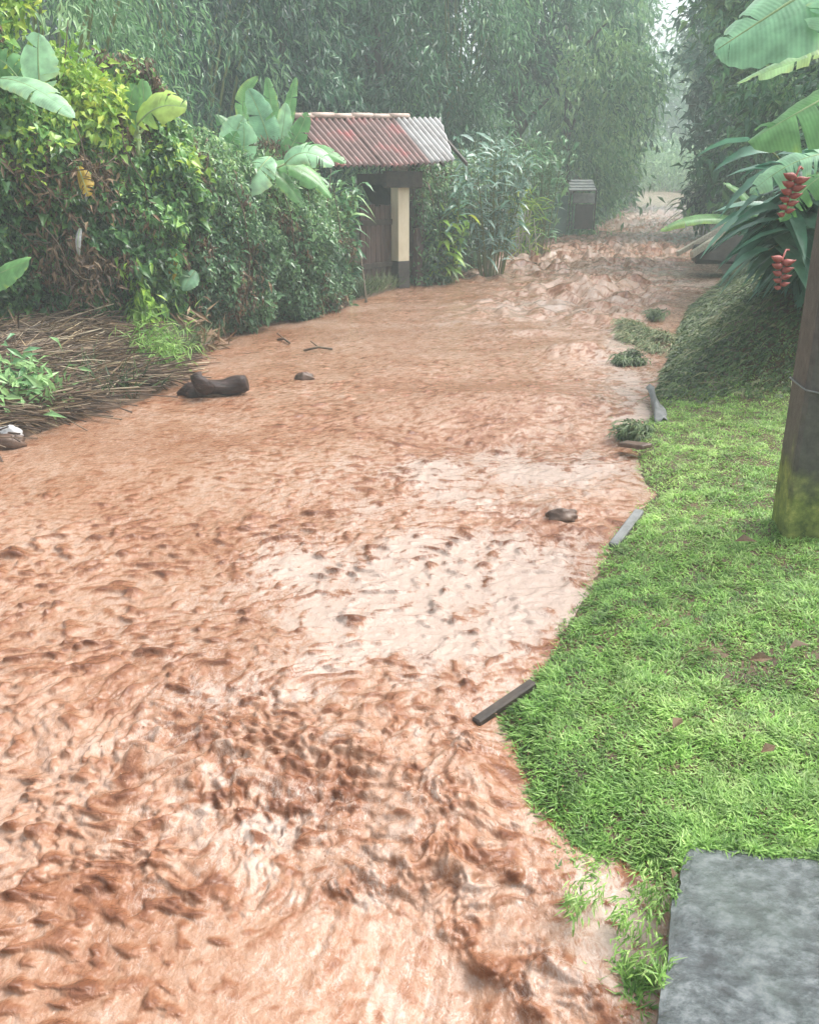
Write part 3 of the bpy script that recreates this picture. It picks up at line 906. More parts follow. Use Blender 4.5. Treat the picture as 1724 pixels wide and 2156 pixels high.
def in_slab(x, y):
    rel = np.stack([x - s_a[0], y - s_a[1]], -1)
    Mx = np.array([[s_dir[0], s_right[0]], [s_dir[1], s_right[1]]])
    k = rel @ np.linalg.inv(Mx).T
    return (k[..., 0] > 0.012 * (1 + perlin(x * 30, y * 30, 4))) & (k[..., 0] < 1.17) & (k[..., 1] > 0.010 * (1 + perlin(x * 26, y * 26, 6))) & (k[..., 1] < 1.52)


def in_slab0(x, y):
    rel = np.stack([x - s_a[0], y - s_a[1]], -1)
    Mx = np.array([[s_dir[0], s_right[0]], [s_dir[1], s_right[1]]])
    k = rel @ np.linalg.inv(Mx).T
    return (k[..., 0] > -0.012) & (k[..., 0] < 1.17) & (k[..., 1] > -0.012) & (k[..., 1] < 1.5)


post_c = G(1700, 1122, 0.1)


def grass(n, ylo, yhi, hmin, hmax, wid, name_mesh, cover=False):
    # density per ground area falls with distance
    u = rng.random(n)
    y = ylo * (yhi / ylo) ** u
    x = rng.uniform(0.1, 0.56 * y + 1.4, n)
    sd = sdist(x, y)
    ok = (sd > rng.uniform(-0.06, 0.02, n)) & right_side(x, y) & ~in_slab(x, y)
    ok &= rng.random(n) < 0.5 + 0.5 * sst(sd, -0.03, 0.06)
    wet = np.exp(-(((x - 0.54) / 0.17) ** 2 + ((y - 1.58) / 0.26) ** 2))
    ok &= rng.random(n) > 1.0 * sst(wet, 0.25, 0.6) * (perlin(x * 9, y * 9, 3) > -0.28)
    bare = fbm(x * 1.6, y * 1.6, 3, 12)
    c = G(1600, 1390, 0.1)
    patch = np.exp(-(((x - c[0]) / 0.28) ** 2 + ((y - c[1]) / 0.22) ** 2))
    ok &= rng.random(n) < 1.0 - 0.7 * patch
    ok &= rng.random(n) < 0.55 + 0.45 * sst(perlin(x * 14, y * 14, 8), -0.35, 0.05)
    x, y, sd, patch = x[ok], y[ok], sd[ok], patch[ok]
    n = len(x)
    z = np.maximum(gz(x, y, sd) - 0.005, -0.012)
    z = np.where(in_slab0(x, y), np.maximum(z, ST - 0.012), z)
    P = np.stack([x, y, z], -1)
    a = 2 * PI * (0.5 + fbm(x * 2.6, y * 2.6, 3, 17)) + rng.normal(0, 1.3, n)
    lean = rng.uniform(0.35, 1.5, n)
    D = np.stack([np.cos(a) * lean, np.sin(a) * lean, np.ones(n)], -1)
    Nn = np.stack([-np.cos(a), -np.sin(a), lean], -1) + 0.25 * rng.normal(size=(n, 3))
    tuft = 0.75 + 0.5 * sst(perlin(x * 5.5, y * 5.5, 23), -0.4, 0.5)
    L = rng.uniform(hmin, hmax, n) * tuft * 0.9
    tint = 0.53 + 0.22 * fbm(x * 0.9, y * 0.9, 3, 29) + 0.25 * fbm(x * 9, y * 9, 2, 26) + rng.normal(0, 0.17, n) + 0.1 * (tuft - 1) - 0.25 * patch
    tint += 0.12 * sst(y, 3.2, 5.0)
    return P, D, Nn, L, np.full(n, wid) * rng.uniform(0.7, 1.4, n) * (0.7 + 0.3 * y / 3.0), tint, rng.uniform(0.1, 0.75, n)


P, D, Nn, L, Wd, tn, dr = grass(470000, 1.15, 8.2, 0.018, 0.047, 0.0056, 'grass')
y_ = P[:, 1]
keep = (y_ < 6.9) | (rng.random(len(y_)) < 1 - sst(y_, 6.9, 7.9))
g_ = Cloud().add(leaves(P[keep], D[keep], Nn[keep], L[keep], Wd[keep], tn[keep], dr[keep], 0.2)).build('grass', M_GRASS)
tag(g_, 'short bright green wet grass of the lawn beside the flood', 'grass', kind='stuff')

# low creeping cover of the steep bank
n = 120000
y = rng.uniform(6.6, 17.5, n); x = rng.uniform(1.2, 8.0, n)
sd = sdist(x, y)
ok = (sd > 0.0) & right_side(x, y) & (sd < 3.2) & (rng.random(n) < sst(y, 6.5, 7.5))
x, y, sd = x[ok], y[ok], sd[ok]; n = len(x)
P = np.stack([x, y, gz(x, y, sd) + rng.uniform(0, 0.05, n)], -1)
a = rng.normal(2.9, 0.7, n)
D = np.stack([-np.cos(a) * -1.0, -np.abs(np.sin(a)) - 0.2, rng.uniform(-0.7, 0.3, n)], -1)
D = np.stack([-0.9 + rng.normal(0, 0.5, n), -0.5 + rng.normal(0, 0.5, n), -0.35 + rng.normal(0, 0.3, n)], -1)
Nn = np.stack([-0.5 + rng.normal(0, 0.4, n), -0.4 + rng.normal(0, 0.4, n), np.ones(n)], -1)
tn = 0.42 + 0.35 * fbm(x * 1.4, y * 1.4, 3, 40) + rng.normal(0, 0.24, n)
lg = rng.random(n) < 0.05
tn = np.where(lg, tn + 0.35, tn)
g_ = Cloud().add(leaves(P, D, Nn, np.where(lg, rng.uniform(0.16, 0.34, n), rng.uniform(0.03, 0.09, n)), np.where(lg, 0.012, 0.03), tn, 0.2)).build('ground_cover', M_COVER)
tag(g_, 'dull green creeping cover on the steep right bank', 'ground cover', kind='stuff')
# fringe of taller weeds along the left waterline
n = 16000
i = rng.integers(2, len(LB) - 4, n); t = rng.random(n)
b = LB[i] * (1 - t)[:, None] + LB[i + 1] * t[:, None]
e = nrm(LB[i + 1] - LB[i]); nn = np.stack([-e[:, 1], e[:, 0]], -1)
pp = b + nn * (rng.uniform(0.0, 1.0, n) ** 1.6 * 0.8)[:, None]
sd = sdist(pp[:, 0], pp[:, 1])
ok = (sd > 0.01) & ((pp[:, 1] > 8.6) | (rng.random(n) < 0.15)); pp = pp[ok]; n = len(pp)
P = np.stack([pp[:, 0], pp[:, 1], gz(pp[:, 0], pp[:, 1])], -1)
a = rng.uniform(0, 2 * PI, n)
D = np.stack([0.6 * np.cos(a) + 0.3, 0.6 * np.sin(a) - 0.4, np.ones(n)], -1)
g_ = Cloud().add(leaves(P, D, rdir(n) + [0.4, -0.5, 0.3], rng.uniform(0.08, 0.3, n), 0.014, 0.45 + 0.3 * fbm(P[:, 0], P[:, 1], 3, 41) + rng.normal(0, 0.2, n), rng.uniform(0.1, 0.7, n))).build('weeds', M_COVER)
tag(g_, 'thin weeds fringing the left waterline under the hedges', 'weeds', kind='stuff')


# ------------------------------------------------------------------ hedges
def hedge(name, label, base_px, tops, n, L, Wd, mat, seed, thick=0.55, tone=0.45, base_off=0.0, brown=0.12, bright=0.25, cat='hedge', group=None, base_pts=None, rag=0.25, bulge=0.25, core=True):
    B = np.array([G(*p, 0.15)[:2] for p in base_px]) if base_pts is None else np.asarray(base_pts, float)
    seg = np.linalg.norm(np.diff(B, axis=0), axis=1)
    cum = np.concatenate([[0], np.cumsum(seg)])
    s = rng.uniform(0, cum[-1], n)
    bx = np.interp(s, cum, B[:, 0]); by = np.interp(s, cum, B[:, 1])
    tx = np.interp(s + 0.2, cum, B[:, 0]) - np.interp(s - 0.2, cum, B[:, 0])
    ty = np.interp(s + 0.2, cum, B[:, 1]) - np.interp(s - 0.2, cum, B[:, 1])
    tl = np.hypot(tx, ty) + 1e-6
    ox, oy = ty / tl, -tx / tl        # outwards, towards the lane
    H = np.interp(s, cum, np.interp(np.linspace(0, 1, len(cum)), np.linspace(0, 1, len(tops)), tops))
    H = H * (1 + rag * fbm(s * 1.3 + seed, s * 0, 3, seed))
    top = rng.random(n) < 0.22
    hh = np.where(top, H * rng.uniform(0.93, 1.04, n), H * rng.random(n) ** 0.95)
    lump = fbm(s * 1.1, hh * 1.1, 3, seed + 4) * 0.22 + fbm(s * 3.3, hh * 3.3, 2, seed + 7) * 0.10
    prof = bulge * np.sin(PI * np.clip(hh / np.maximum(H, 0.1), 0, 1)) + lump
    inn = np.where(top, rng.random(n) * thick * 1.8, np.abs(rng.normal(0, thick * 0.33, n)))
    off = prof - inn
    x, y = bx + ox * off, by + oy * off
    z = gz(x, y) + hh
    P = np.stack([x, y, z], -1)
    out = np.stack([ox, oy, np.zeros(n)], -1)
    D = out * 0.35 + rng.normal(0, 0.55, (n, 3)) + [0, 0, -0.55]
    Nn = out * 0.55 + rng.normal(0, 0.4, (n, 3)) + [0, 0, 0.8]
    pn = fbm(s * 1.5, hh * 1.5, 4, seed + 11)
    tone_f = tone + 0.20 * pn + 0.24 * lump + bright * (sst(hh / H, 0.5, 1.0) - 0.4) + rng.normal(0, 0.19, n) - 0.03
    sc = rng.uniform(0.5, 1.0, n) ** 1.3 * np.where(rng.random(n) < 0.05, 2.3, 1.2)
    br = (fbm(s * 1.7 + 30, hh * 1.4, 3, seed + 15) + rng.normal(0, 0.2, n)) > (0.62 - brown * 2.2)
    o = empty(name, [B[len(B) // 2][0], B[len(B) // 2][1], float(gz(*B[len(B) // 2]))], label, cat, group)
    g = ~br
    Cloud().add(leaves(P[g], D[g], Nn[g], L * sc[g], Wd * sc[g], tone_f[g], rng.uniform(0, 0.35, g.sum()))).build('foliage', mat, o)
    if br.sum() > 50:
        Cloud().add(leaves(P[br] , D[br] + [0, 0, -0.5], Nn[br], L * sc[br] * 1.2, Wd * sc[br] * 0.6, 0.3 + rng.normal(0, 0.22, br.sum()), 0.3)).build('dead_leaves', M_DRY, o)
    if core:
        m = MB()
        k = int(cum[-1] * 16)
        for _ in range(k):
            s0 = rng.uniform(0, cum[-1]); hm = float(np.interp(s0, s[np.argsort(s)][::50], H[np.argsort(s)][::50]))
            c = np.array([np.interp(s0, cum, B[:, 0]), np.interp(s0, cum, B[:, 1])])
            j = int(np.argmin(np.abs(s - s0)))
            o2 = np.array([ox[j], oy[j]])
            t2 = np.array([-o2[1], o2[0]])
            b0 = c - o2 * rng.uniform(0.1, thick)
            w_ = rng.normal(0, 0.45)
            z0 = float(gz(b0[0], b0[1]))
            pts = []
            oo = rng.uniform(-0.1, 0.45)
            for t in np.linspace(0, 1, 5):
                p = b0 + t2 * w_ * t + o2 * oo * math.sin(PI * t * 0.8)
                pts.append([p[0], p[1], z0 - 0.05 + hm * rng.uniform(0.93, 1.0) * t])
            m.tube(pts, np.linspace(0.014, 0.005, 5), 5, cap=False)
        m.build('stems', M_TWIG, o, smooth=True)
        # added core wall, its dark twig brown painting the leaf shade inside
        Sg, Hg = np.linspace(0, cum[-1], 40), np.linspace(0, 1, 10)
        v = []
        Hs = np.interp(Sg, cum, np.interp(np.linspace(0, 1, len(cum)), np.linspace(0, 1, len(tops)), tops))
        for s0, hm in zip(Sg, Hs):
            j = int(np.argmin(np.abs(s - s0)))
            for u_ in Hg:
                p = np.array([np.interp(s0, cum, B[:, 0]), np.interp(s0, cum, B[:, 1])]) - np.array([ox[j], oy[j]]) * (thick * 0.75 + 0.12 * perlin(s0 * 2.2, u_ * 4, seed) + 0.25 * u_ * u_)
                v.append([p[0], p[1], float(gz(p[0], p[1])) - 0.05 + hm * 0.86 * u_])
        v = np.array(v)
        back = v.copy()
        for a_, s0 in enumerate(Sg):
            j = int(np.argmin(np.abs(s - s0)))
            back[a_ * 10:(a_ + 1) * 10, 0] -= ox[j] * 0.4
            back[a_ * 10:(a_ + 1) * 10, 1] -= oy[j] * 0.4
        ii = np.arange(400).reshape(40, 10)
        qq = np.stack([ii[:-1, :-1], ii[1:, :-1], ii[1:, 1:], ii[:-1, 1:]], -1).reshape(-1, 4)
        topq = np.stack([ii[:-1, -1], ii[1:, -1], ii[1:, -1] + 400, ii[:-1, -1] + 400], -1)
        mk('shade_core', np.concatenate([v, back]), [qq, qq[:, ::-1] + 400, topq], M_CORE, o)
    return o


GH = 'overgrown hedges along the left side'
hedge('hedge', 'tall tangled vine-covered hedge behind the cut brush pile at far left', [(-420, 800), (-200, 760), (0, 735), (180, 722), (330, 705), (430, 690)],
      [2.6, 2.75, 2.75, 2.65, 2.4, 2.2], 46000, 0.092, 0.05, M_HEDGE, 5, tone=0.5, brown=0.08, bright=0.42, group=GH)
hedge('hedge', 'dark green leafy hedge between the banana leaves and the roofed gate', [(400, 695), (500, 677), (600, 655), (680, 636), (728, 621)],
      [2.15, 2.1, 1.95, 1.8, 1.5], 34000, 0.068, 0.036, M_HEDGE2, 15, tone=0.42, brown=0.07, bright=0.3, group=GH)
hedge('hedge', 'hedge just right of the roofed gate with hanging leaves', [(885, 585), (940, 567), (1000, 545), (1070, 520)],
      [1.9, 2.0, 2.0, 2.1], 13000, 0.13, 0.06, M_HEDGE2, 25, tone=0.44, brown=0.05, bright=0.2, group=GH)
hedge('hedge', 'tall reedy hedge further up the left side before the small far gate', [(1060, 522), (1120, 502), (1165, 488)],
      [2.4, 2.5, 2.3], 9000, 0.2, 0.045, M_MIDT, 35, tone=0.5, brown=0.1, bright=0.15, group=GH)
hedge('hedge', 'farthest hazy hedge on the left beyond the small gate', [(1238, 474), (1290, 446), (1320, 425), (1336, 408)],
      [2.3, 2.6, 2.8, 3.0], 9000, 0.3, 0.1, M_MIDT, 45, tone=0.5, brown=0.03, bright=0.15, group=GH, thick=1.0)

# creepers and pieces lying over the near hedge
def mound(name, label, px, py, Y, r, n, L, Wd, mat, tone=0.6, cat='creeper', group=None, clumps=24, spread=0.12, hang=0.0):
    c = W(px, py, Y)
    o = rooted_cloud = None
    P = []
    d = rdir(clumps)
    C = c + d * np.asarray(r) * rng.uniform(0.4, 1.0, clumps)[:, None]
    k = rng.integers(0, clumps, n)
    P = C[k] + rng.normal(0, spread, (n, 3))
    D = rdir(n) + [0.1, -0.4, -0.3 - hang]
    Nn = rdir(n) * 0.7 + [0, -0.4, 0.8]
    s = rng.uniform(0.6, 1.3, n)
    r_ = leaves(P, D, Nn, L * s, Wd * s, tone + rng.normal(0, 0.16, clumps)[k] + rng.normal(0, 0.14, n), rng.uniform(0, 0.4, n))
    o = rooted(name, r_[0], [r_[1]], mat, c, False, tint=r_[2])
    return tag(o, label, cat, group)


mound('creeper', 'lime green creeper heaped on top of the far left hedge', 130, 215, 9.3, (0.75, 0.3, 0.32), 2600, 0.10, 0.055, M_LIME, 0.55)
mound('creeper', 'yellow-green creeper cluster spilling over the hedge at the left edge', 30, 330, 8.9, (0.4, 0.3, 0.3), 1200, 0.09, 0.05, M_LIME, 0.45)
mound('creeper', 'bright green creeper clump in the middle of the left hedge top', 340, 360, 9.8, (0.32, 0.22, 0.22), 800, 0.10, 0.05, M_LIME, 0.45)
mound('creeper', 'yellowish creeper spray near the top left corner', 5, 30, 9.4, (0.3, 0.3, 0.4), 900, 0.1, 0.05, M_LIME, 0.5)
mound('creeper', 'small lime leaf cluster low in the hedge left of the gate', 495, 500, 10.9, (0.08, 0.08, 0.14), 90, 0.12, 0.07, M_LIME, 0.6, clumps=6, spread=0.06)
mound('creeper', 'yellowing hanging vine column in the middle of the left hedge', 300, 640, 9.1, (0.10, 0.1, 0.42), 420, 0.13, 0.04, M_LIME, 0.3, clumps=10, spread=0.06, hang=0.8)
mound('dead_vine', 'red-brown dead vine tangle on the far left hedge', 90, 375, 8.8, (0.55, 0.2, 0.24), 900, 0.13, 0.025, M_DRY, 0.4, 'dead vine')
mound('dead_vine', 'dry brown leaf drape low on the far left hedge', 150, 560, 8.9, (0.4, 0.2, 0.45), 700, 0.12, 0.03, M_DRY, 0.3, 'dead vine', hang=0.6)
# bare trailing vine stems
vm = MB()
for (a_, b_, s_) in [((0, 360), (250, 330), 20), ((20, 470), (120, 500), 30), ((60, 330), (170, 460), 10), ((150, 260), (250, 420), 26), ((100, 480), (190, 590), 18), ((260, 280), (330, 430), 16), ((0, 300), (140, 420), 12)]:
    p0, p1 = W(a_[0], a_[1], 8.55), W(b_[0], b_[1], 8.75)
    pts = [p0 + (p1 - p0) * t + np.array([0.03 * math.sin(9 * t + s_), -0.04 * math.sin(PI * t), -0.10 * math.sin(PI * t) + 0.02 * math.sin(13 * t)]) for t in np.linspace(0, 1, 12)]
    vm.tube(pts, 0.006, 5)
tag(vm.build('vine_stems', M_TWIG, None, base=W(120, 400, 8.6), smooth=True), 'thin bare vine stems trailing across the far left hedge', 'vine')


# ------------------------------------------------------------------ big-leaved plants
def plant(name, label, base, leaf_list, mat, cat='banana plant', group=None, stem_to=None, stem_r=0.05):
    """leaf_list: (p0, pc, p1, width, tint, opts)"""
    base = np.asarray(base, float)
    o = empty(name, base, label, cat, group)
    m = MB()
    cen = np.mean([l[0] for l in leaf_list], axis=0)
    top = cen if stem_to is None else np.asarray(stem_to, float)
    for _ in range(3):
        j = rng.normal(0, 0.05, 3) * [1, 1, 0]
        pts = [base + j + (top - base) * t + np.array([0, 0.03 * math.sin(PI * t), 0]) for t in np.linspace(0, 1, 7)]
        m.tube(pts, stem_r * np.linspace(1.0, 0.5, 7), 8)
    for l in leaf_list:
        pts = [top * (1 - t) + np.asarray(l[0]) * t + np.array([0, 0, -0.05 * math.sin(PI * t)]) for t in np.linspace(0, 1, 5)]
        if np.linalg.norm(pts[-1] - pts[0]) > 0.03:
            m.tube(pts, np.linspace(stem_r * 0.4, 0.012, 5), 6)
    m.build('stem', M_RIB, o, smooth=True)
    for l in leaf_list:
        kw = dict(l[5]) if len(l) > 5 else {}
        mt = kw.pop('mat', mat)
        big_leaf(l[0], l[1], l[2], l[3], o, mt, l[4], **kw)
    return o


def LF(a, b, c, Y, w, tint=0.5, dY=(0, 0, 0), **kw):
    return (W(a[0], a[1], Y + dY[0]), W(b[0], b[1], Y + dY[1]), W(c[0], c[1], Y + dY[2]), w, tint, kw)


def gpt(px, Y, off=0.0):
    x = W(px, 390, Y)[0]
    return np.array([x, Y, float(gz(x, Y)) + off])


FV = (0.0, -1.0, 0.25)      # leaf faces turned to the lane
GB = 'banana plants growing in the hedges'
plant('banana_plant', 'banana plant at the far left top with one upright pale leaf', gpt(70, 9.9), [
    LF((88, 200), (78, 140), (82, 68), 8.7, 0.34, 0.55, face=FV, tears=2, mat=M_BANANAP),
    LF((0, 165), (70, 165), (160, 250), 8.4, 0.3, 0.6, (0.3, 0, -0.2), face=(0.3, -0.7, 0.7), tears=3, mat=M_BANANAP),
    LF((50, 180), (20, 130), (-10, 120), 8.8, 0.28, 0.4, face=FV, tears=4)], M_BANANA, group=GB)
plant('banana_plant', 'banana plant with two yellow-green leaves on the hedge top left of the weeping bamboo', gpt(300, 10.6), [
    LF((270, 300), (265, 230), (285, 175), 9.4, 0.25, 0.5, face=FV, tears=2),
    LF((290, 262), (330, 205), (395, 228), 9.2, 0.36, 0.85, (0.1, 0, 0), face=(0, -0.9, 0.5), tears=3),
    LF((305, 260), (305, 200), (300, 165), 9.4, 0.16, 0.6, face=FV, tears=1)], M_BANANA, group=GB)
plant('banana_plant', 'large banana plant with a cluster of upright leaves just left of the red roof', gpt(560, 13.0), [
    LF((560, 330), (470, 215), (545, 160), 12.6, 0.22, 0.55, face=(0.6, -0.6, 0.5), tears=2),
    LF((575, 335), (560, 255), (522, 185), 12.3, 0.36, 0.2, face=FV, tears=3, mat=M_BANANAP),
    LF((580, 330), (575, 235), (563, 160), 12.8, 0.22, 0.5, face=FV, tears=1),
    LF((590, 330), (605, 240), (624, 160), 12.9, 0.19, 0.4, face=FV, tears=1),
    LF((585, 330), (598, 270), (602, 215), 12.4, 0.24, 0.6, face=FV, tears=1, mat=M_BANANAP),
    LF((570, 340), (500, 290), (455, 240), 12.5, 0.3, 0.35, face=(0.4, -0.8, 0.5), tears=6),
    LF((590, 345), (650, 275), (730, 345), 12.3, 0.34, 0.4, (0, -0.1, -0.2), face=(0, -0.5, 0.85), tears=8),
    LF((590, 345), (628, 290), (648, 235), 12.2, 0.26, 0.3, face=FV, tears=3),
    LF((580, 350), (600, 330), (690, 400), 12.0, 0.42, 0.5, face=(0.2, -0.7, 0.7), tears=6)], M_BANANA, group=GB)
plant('banana_plant', 'banana plant with two broad pale leaves hanging in the hedge middle', gpt(520, 11.6), [
    LF((495, 340), (485, 280), (515, 245), 11.2, 0.4, 0.5, (0.1, 0, 0), face=FV, tears=3, mat=M_BANANAP),
    LF((505, 345), (520, 300), (512, 258), 11.1, 0.3, 0.45, face=FV, tears=2, mat=M_BANANAP),
    LF((570, 330), (545, 350), (505, 415), 10.9, 0.44, 0.6, (0.2, 0, -0.1), face=(-0.3, -0.9, 0.4), tears=3, mat=M_BANANAP),
    LF((600, 345), (640, 295), (705, 350), 11.0, 0.36, 0.5, face=(0.1, -0.7, 0.7), tears=4, mat=M_BANANAP),
    LF((480, 380), (465, 330), (500, 275), 11.0, 0.3, 0.3, face=FV, tears=4),
    LF((560, 350), (640, 330), (700, 420), 11.2, 0.3, 0.5, face=(0.2, -0.6, 0.8), tears=5),
    LF((560, 360), (600, 360), (640, 440), 11.1, 0.26, 0.4, face=(0.2, -0.6, 0.8), tears=5)], M_BANANA, group=GB)
plant('banana_plant', 'young banana plant at the left frame edge with one glossy low leaf', gpt(-70, 7.9), [
    LF((-60, 600), (0, 575), (64, 547), 7.6, 0.3, 0.55, (0.1, 0, -0.2), face=(0.1, -0.75, 0.65), tears=1, hang=0.4)], M_BANANA, group=GB)
# yellow dying leaf, small heart leaves
o = empty('withered_leaf', W(170, 350, 8.7), 'large yellow withered leaf hanging in the left hedge', 'leaf')
big_leaf(W(165, 350, 8.75), W(175, 375, 8.62), W(188, 415, 8.6), 0.15, o, M_YELLOW, 0.5, face=FV, tears=6, name='blade', hang=0.6)
o = empty('heart_leaf', W(395, 585, 9.6), 'round pale green leaf low in the hedge above the bank', 'leaf')
big_leaf(W(412, 570, 9.7), W(400, 580, 9.6), W(385, 612, 9.55), 0.22, o, M_BANANAP, 0.4, face=FV, tears=0, name='blade')
o = empty('heart_leaf', W(362, 560, 9.4), 'narrow yellow leaf hanging beside the round pale leaf', 'leaf')
big_leaf(W(368, 530, 9.5), W(364, 560, 9.42), W(362, 600, 9.4), 0.1, o, M_YELLOW, 0.2, face=FV, tears=0, name='blade')
o = empty('white_leaf', W(160, 520, 8.7), 'small chalk white leaf caught in the dark far left hedge', 'leaf')
big_leaf(W(170, 480, 8.75), W(160, 510, 8.65), W(168, 540, 8.7), 0.06, o, M_WHITE, 0.2, face=FV, tears=0, name='blade')


def sprays(name, label, px, py, Y, nst, lmin, lmax, wid, mat, cat, spread=0.35, tone=0.5, group=None, per=14, up=1.0, aim=(0, 0), base=None, stem_h=None):
    """a clump of arching canes with long leaves in two rows: ginger, heliconia"""
    c = W(px, py, Y)
    b = base if base is not None else gpt(px, Y)
    o = empty(name, b, label, cat, group)
    m = MB()
    P, D, Nn, L, T = [], [], [], [], []
    for _ in range(nst):
        a = rng.uniform(0, 2 * PI)
        rr = rng.uniform(0.2, 1.0) * spread
        p0 = b + np.array([0.25 * rr * math.cos(a), 0.25 * rr * math.sin(a), 0])
        p2 = c + np.array([rr * math.cos(a) + aim[0] * rng.random(), rr * 0.7 * math.sin(a) + aim[1] * rng.random(), rng.normal(0, 0.2 * up) - 0.25 * rr])
        p1 = (p0 + p2) / 2 + np.array([0, 0, 0.35 * up])
        ts = np.linspace(0, 1, 8)
        pts = np.array([(1 - t) ** 2 * p0 + 2 * t * (1 - t) * p1 + t * t * p2 for t in ts])
        m.tube(pts, np.linspace(0.014, 0.005, 8), 5, cap=False)
        tt_ = nrm(p2 - p1)
        side = nrm(np.cross(tt_, [0, 0, 1.0]) + 1e-5)
        for k in range(per):
            t = 0.22 + 0.78 * (k + rng.random()) / per
            pos = (1 - t) ** 2 * p0 + 2 * t * (1 - t) * p1 + t * t * p2
            sg = 1 if k % 2 else -1
            P.append(pos)
            D.append(side * sg * 0.9 + tt_ * 0.6 + rng.normal(0, 0.22, 3))
            Nn.append(np.array([0, -0.25, 1.0]) + rng.normal(0, 0.25, 3))
            L.append(rng.uniform(lmin, lmax))
            T.append(tone + rng.normal(0, 0.17))
    m.build('canes', M_CULM, o, smooth=True)
    P, D, Nn, L, T = map(np.array, (P, D, Nn, L, T))
    # each leaf as three folded joints so that it arches
    D = nrm(D); Sd = nrm(np.cross(D, Nn)); Nn = np.cross(Sd, D)
    n = len(P)
    st = [(0, 0.15), (0.25, 0.9), (0.55, 1.0), (0.8, 0.62), (1.0, 0.03)]
    dr = rng.uniform(0.25, 0.75, n)
    V = np.empty((n, 5, 3, 3))
    for i, (t, w) in enumerate(st):
        cpt = P + D * (L * t)[:, None] * 0.95 + np.array([0, 0, -1.0]) * (L * dr * t * t)[:, None]
        ww = (wid * w * 0.5 * L / lmax)[:, None]
        V[:, i, 0] = cpt + Sd * ww + Nn * ww * 0.35
        V[:, i, 1] = cpt
        V[:, i, 2] = cpt - Sd * ww + Nn * ww * 0.35
    bidx = np.arange(n)[:, None] * 15
    qs = []
    for i in range(4):
        for k in range(2):
            a0 = i * 3 + k
            qs.append(bidx + [a0, a0 + 1, a0 + 4, a0 + 3])
    mk('foliage', V.reshape(-1, 3), [np.concatenate(qs)], mat, o, True, tint=np.repeat(np.clip(T, 0, 1), 15))
    return o


GG = 'ginger-like clumps along the hedges'
sprays('ginger_plant', 'wet ginger clump with whitish shining leaves right of the roofed gate', 1040, 300, 17.6, 30, 0.35, 0.6, 0.08, M_SHINE, 'shrub', 0.85, 0.6, GG, 16)
sprays('ginger_plant', 'lower ginger clump hanging over the hedge beneath the shining one', 945, 385, 16.4, 16, 0.3, 0.5, 0.07, M_SHINE, 'shrub', 0.5, 0.3, GG, 14)
sprays('ginger_plant', 'yellowish ginger leaves at the foot of the hedge right of the gate post', 945, 460, 16.2, 9, 0.35, 0.6, 0.1, M_LIME, 'shrub', 0.35, 0.3, GG, 9)
sprays('ginger_plant', 'tall green ginger clump halfway up the left side of the lane', 1140, 300, 23, 22, 0.4, 0.7, 0.1, M_MIDT, 'shrub', 0.9, 0.6, GG, 14)
sprays('ginger_plant', 'fern-like clump drooping in front of the roof at its left end', 700, 385, 13.6, 14, 0.3, 0.5, 0.07, M_MIDT, 'shrub', 0.6, 0.7, GG, 14)
sprays('ginger_plant', 'dark arching clump leaning from the hedge left of the dark door', 720, 500, 13.4, 12, 0.2, 0.35, 0.06, M_WET, 'shrub', 0.4, 0.55, GG, 14)
# tall pale canes at the left verge
o = empty('cane_stand', gpt(1095, 22.5), 'stand of pale straw canes at the water edge past the gate', 'canes')
m = MB()
for i in range(26):
    p = gpt(1095 + rng.normal(0, 14), 22.3 + rng.normal(0, 0.3))
    m.tube([p, p + [rng.normal(0, 0.08), 0, 0.6], p + [rng.normal(0, 0.2), 0, rng.uniform(0.9, 1.5)]], [0.016, 0.013, 0.008], 5)
m.build('canes', M_PALEW, o, smooth=True)
P = gpt(1095, 22.4) + np.stack([rng.normal(0, 0.25, 300), rng.normal(0, 0.2, 300), rng.uniform(0.2, 1.7, 300)], -1)
Cloud().add(leaves(P, rdir(300) + [0, -0.3, 0.3], rdir(300) + [0, -0.5, 0.8], 0.5, 0.04, 0.5 + rng.normal(0, 0.2, 300), 0.4)).build('foliage', M_LIME, o)

# ------------------------------------------------------------------ roofed gate
gate_b = gpt(842, 15.6)
gate = empty('roofed_gate', gate_b, 'wooden lane gate under a small rusty red corrugated roof with a cream post', 'gate')
RL, RR = W(612, 250, 15.2), W(926, 252, 17.0)
EL, ER = W(700, 348, 14.1), W(1000, 338, 15.9)


def sheet(name, u0, u1, mat, dz, waves, trim, v1=1.0):
    nu, nv = int((u1 - u0) * 300) + 2, 14
    us, vs = np.linspace(u0, u1, nu), np.linspace(0, v1, nv)
    nrmv = nrm(np.cross(RR - RL, EL - RL)); nrmv = nrmv if nrmv[2] > 0 else -nrmv
    v, a = [], []
    for vv in vs:
        for u in us:
            uq = min(u, 1 - trim * vv) if u1 > 0.95 else u
            p = (RL + (RR - RL) * uq) * (1 - vv) + (EL + (ER - EL) * uq) * vv
            w = math.cos(uq * waves * 2 * PI)
            jag = 0.015 * math.sin(uq * 19) * vv
            v.append(p + nrmv * (0.024 * w + dz) + (EL - RL) * jag + np.array([0, 0, -0.05 * math.sin(PI * uq) * vv]))
            a.append(0.5 + 0.5 * w)
    ii = np.arange(nu * nv).reshape(nv, nu)
    q = np.stack([ii[:-1, :-1], ii[:-1, 1:], ii[1:, 1:], ii[1:, :-1]], -1).reshape(-1, 4)
    o = mk(name, v, [q], mat, gate, True, tint=a)
    sm = o.modifiers.new('thickness', 'SOLIDIFY'); sm.thickness = 0.006
    return o


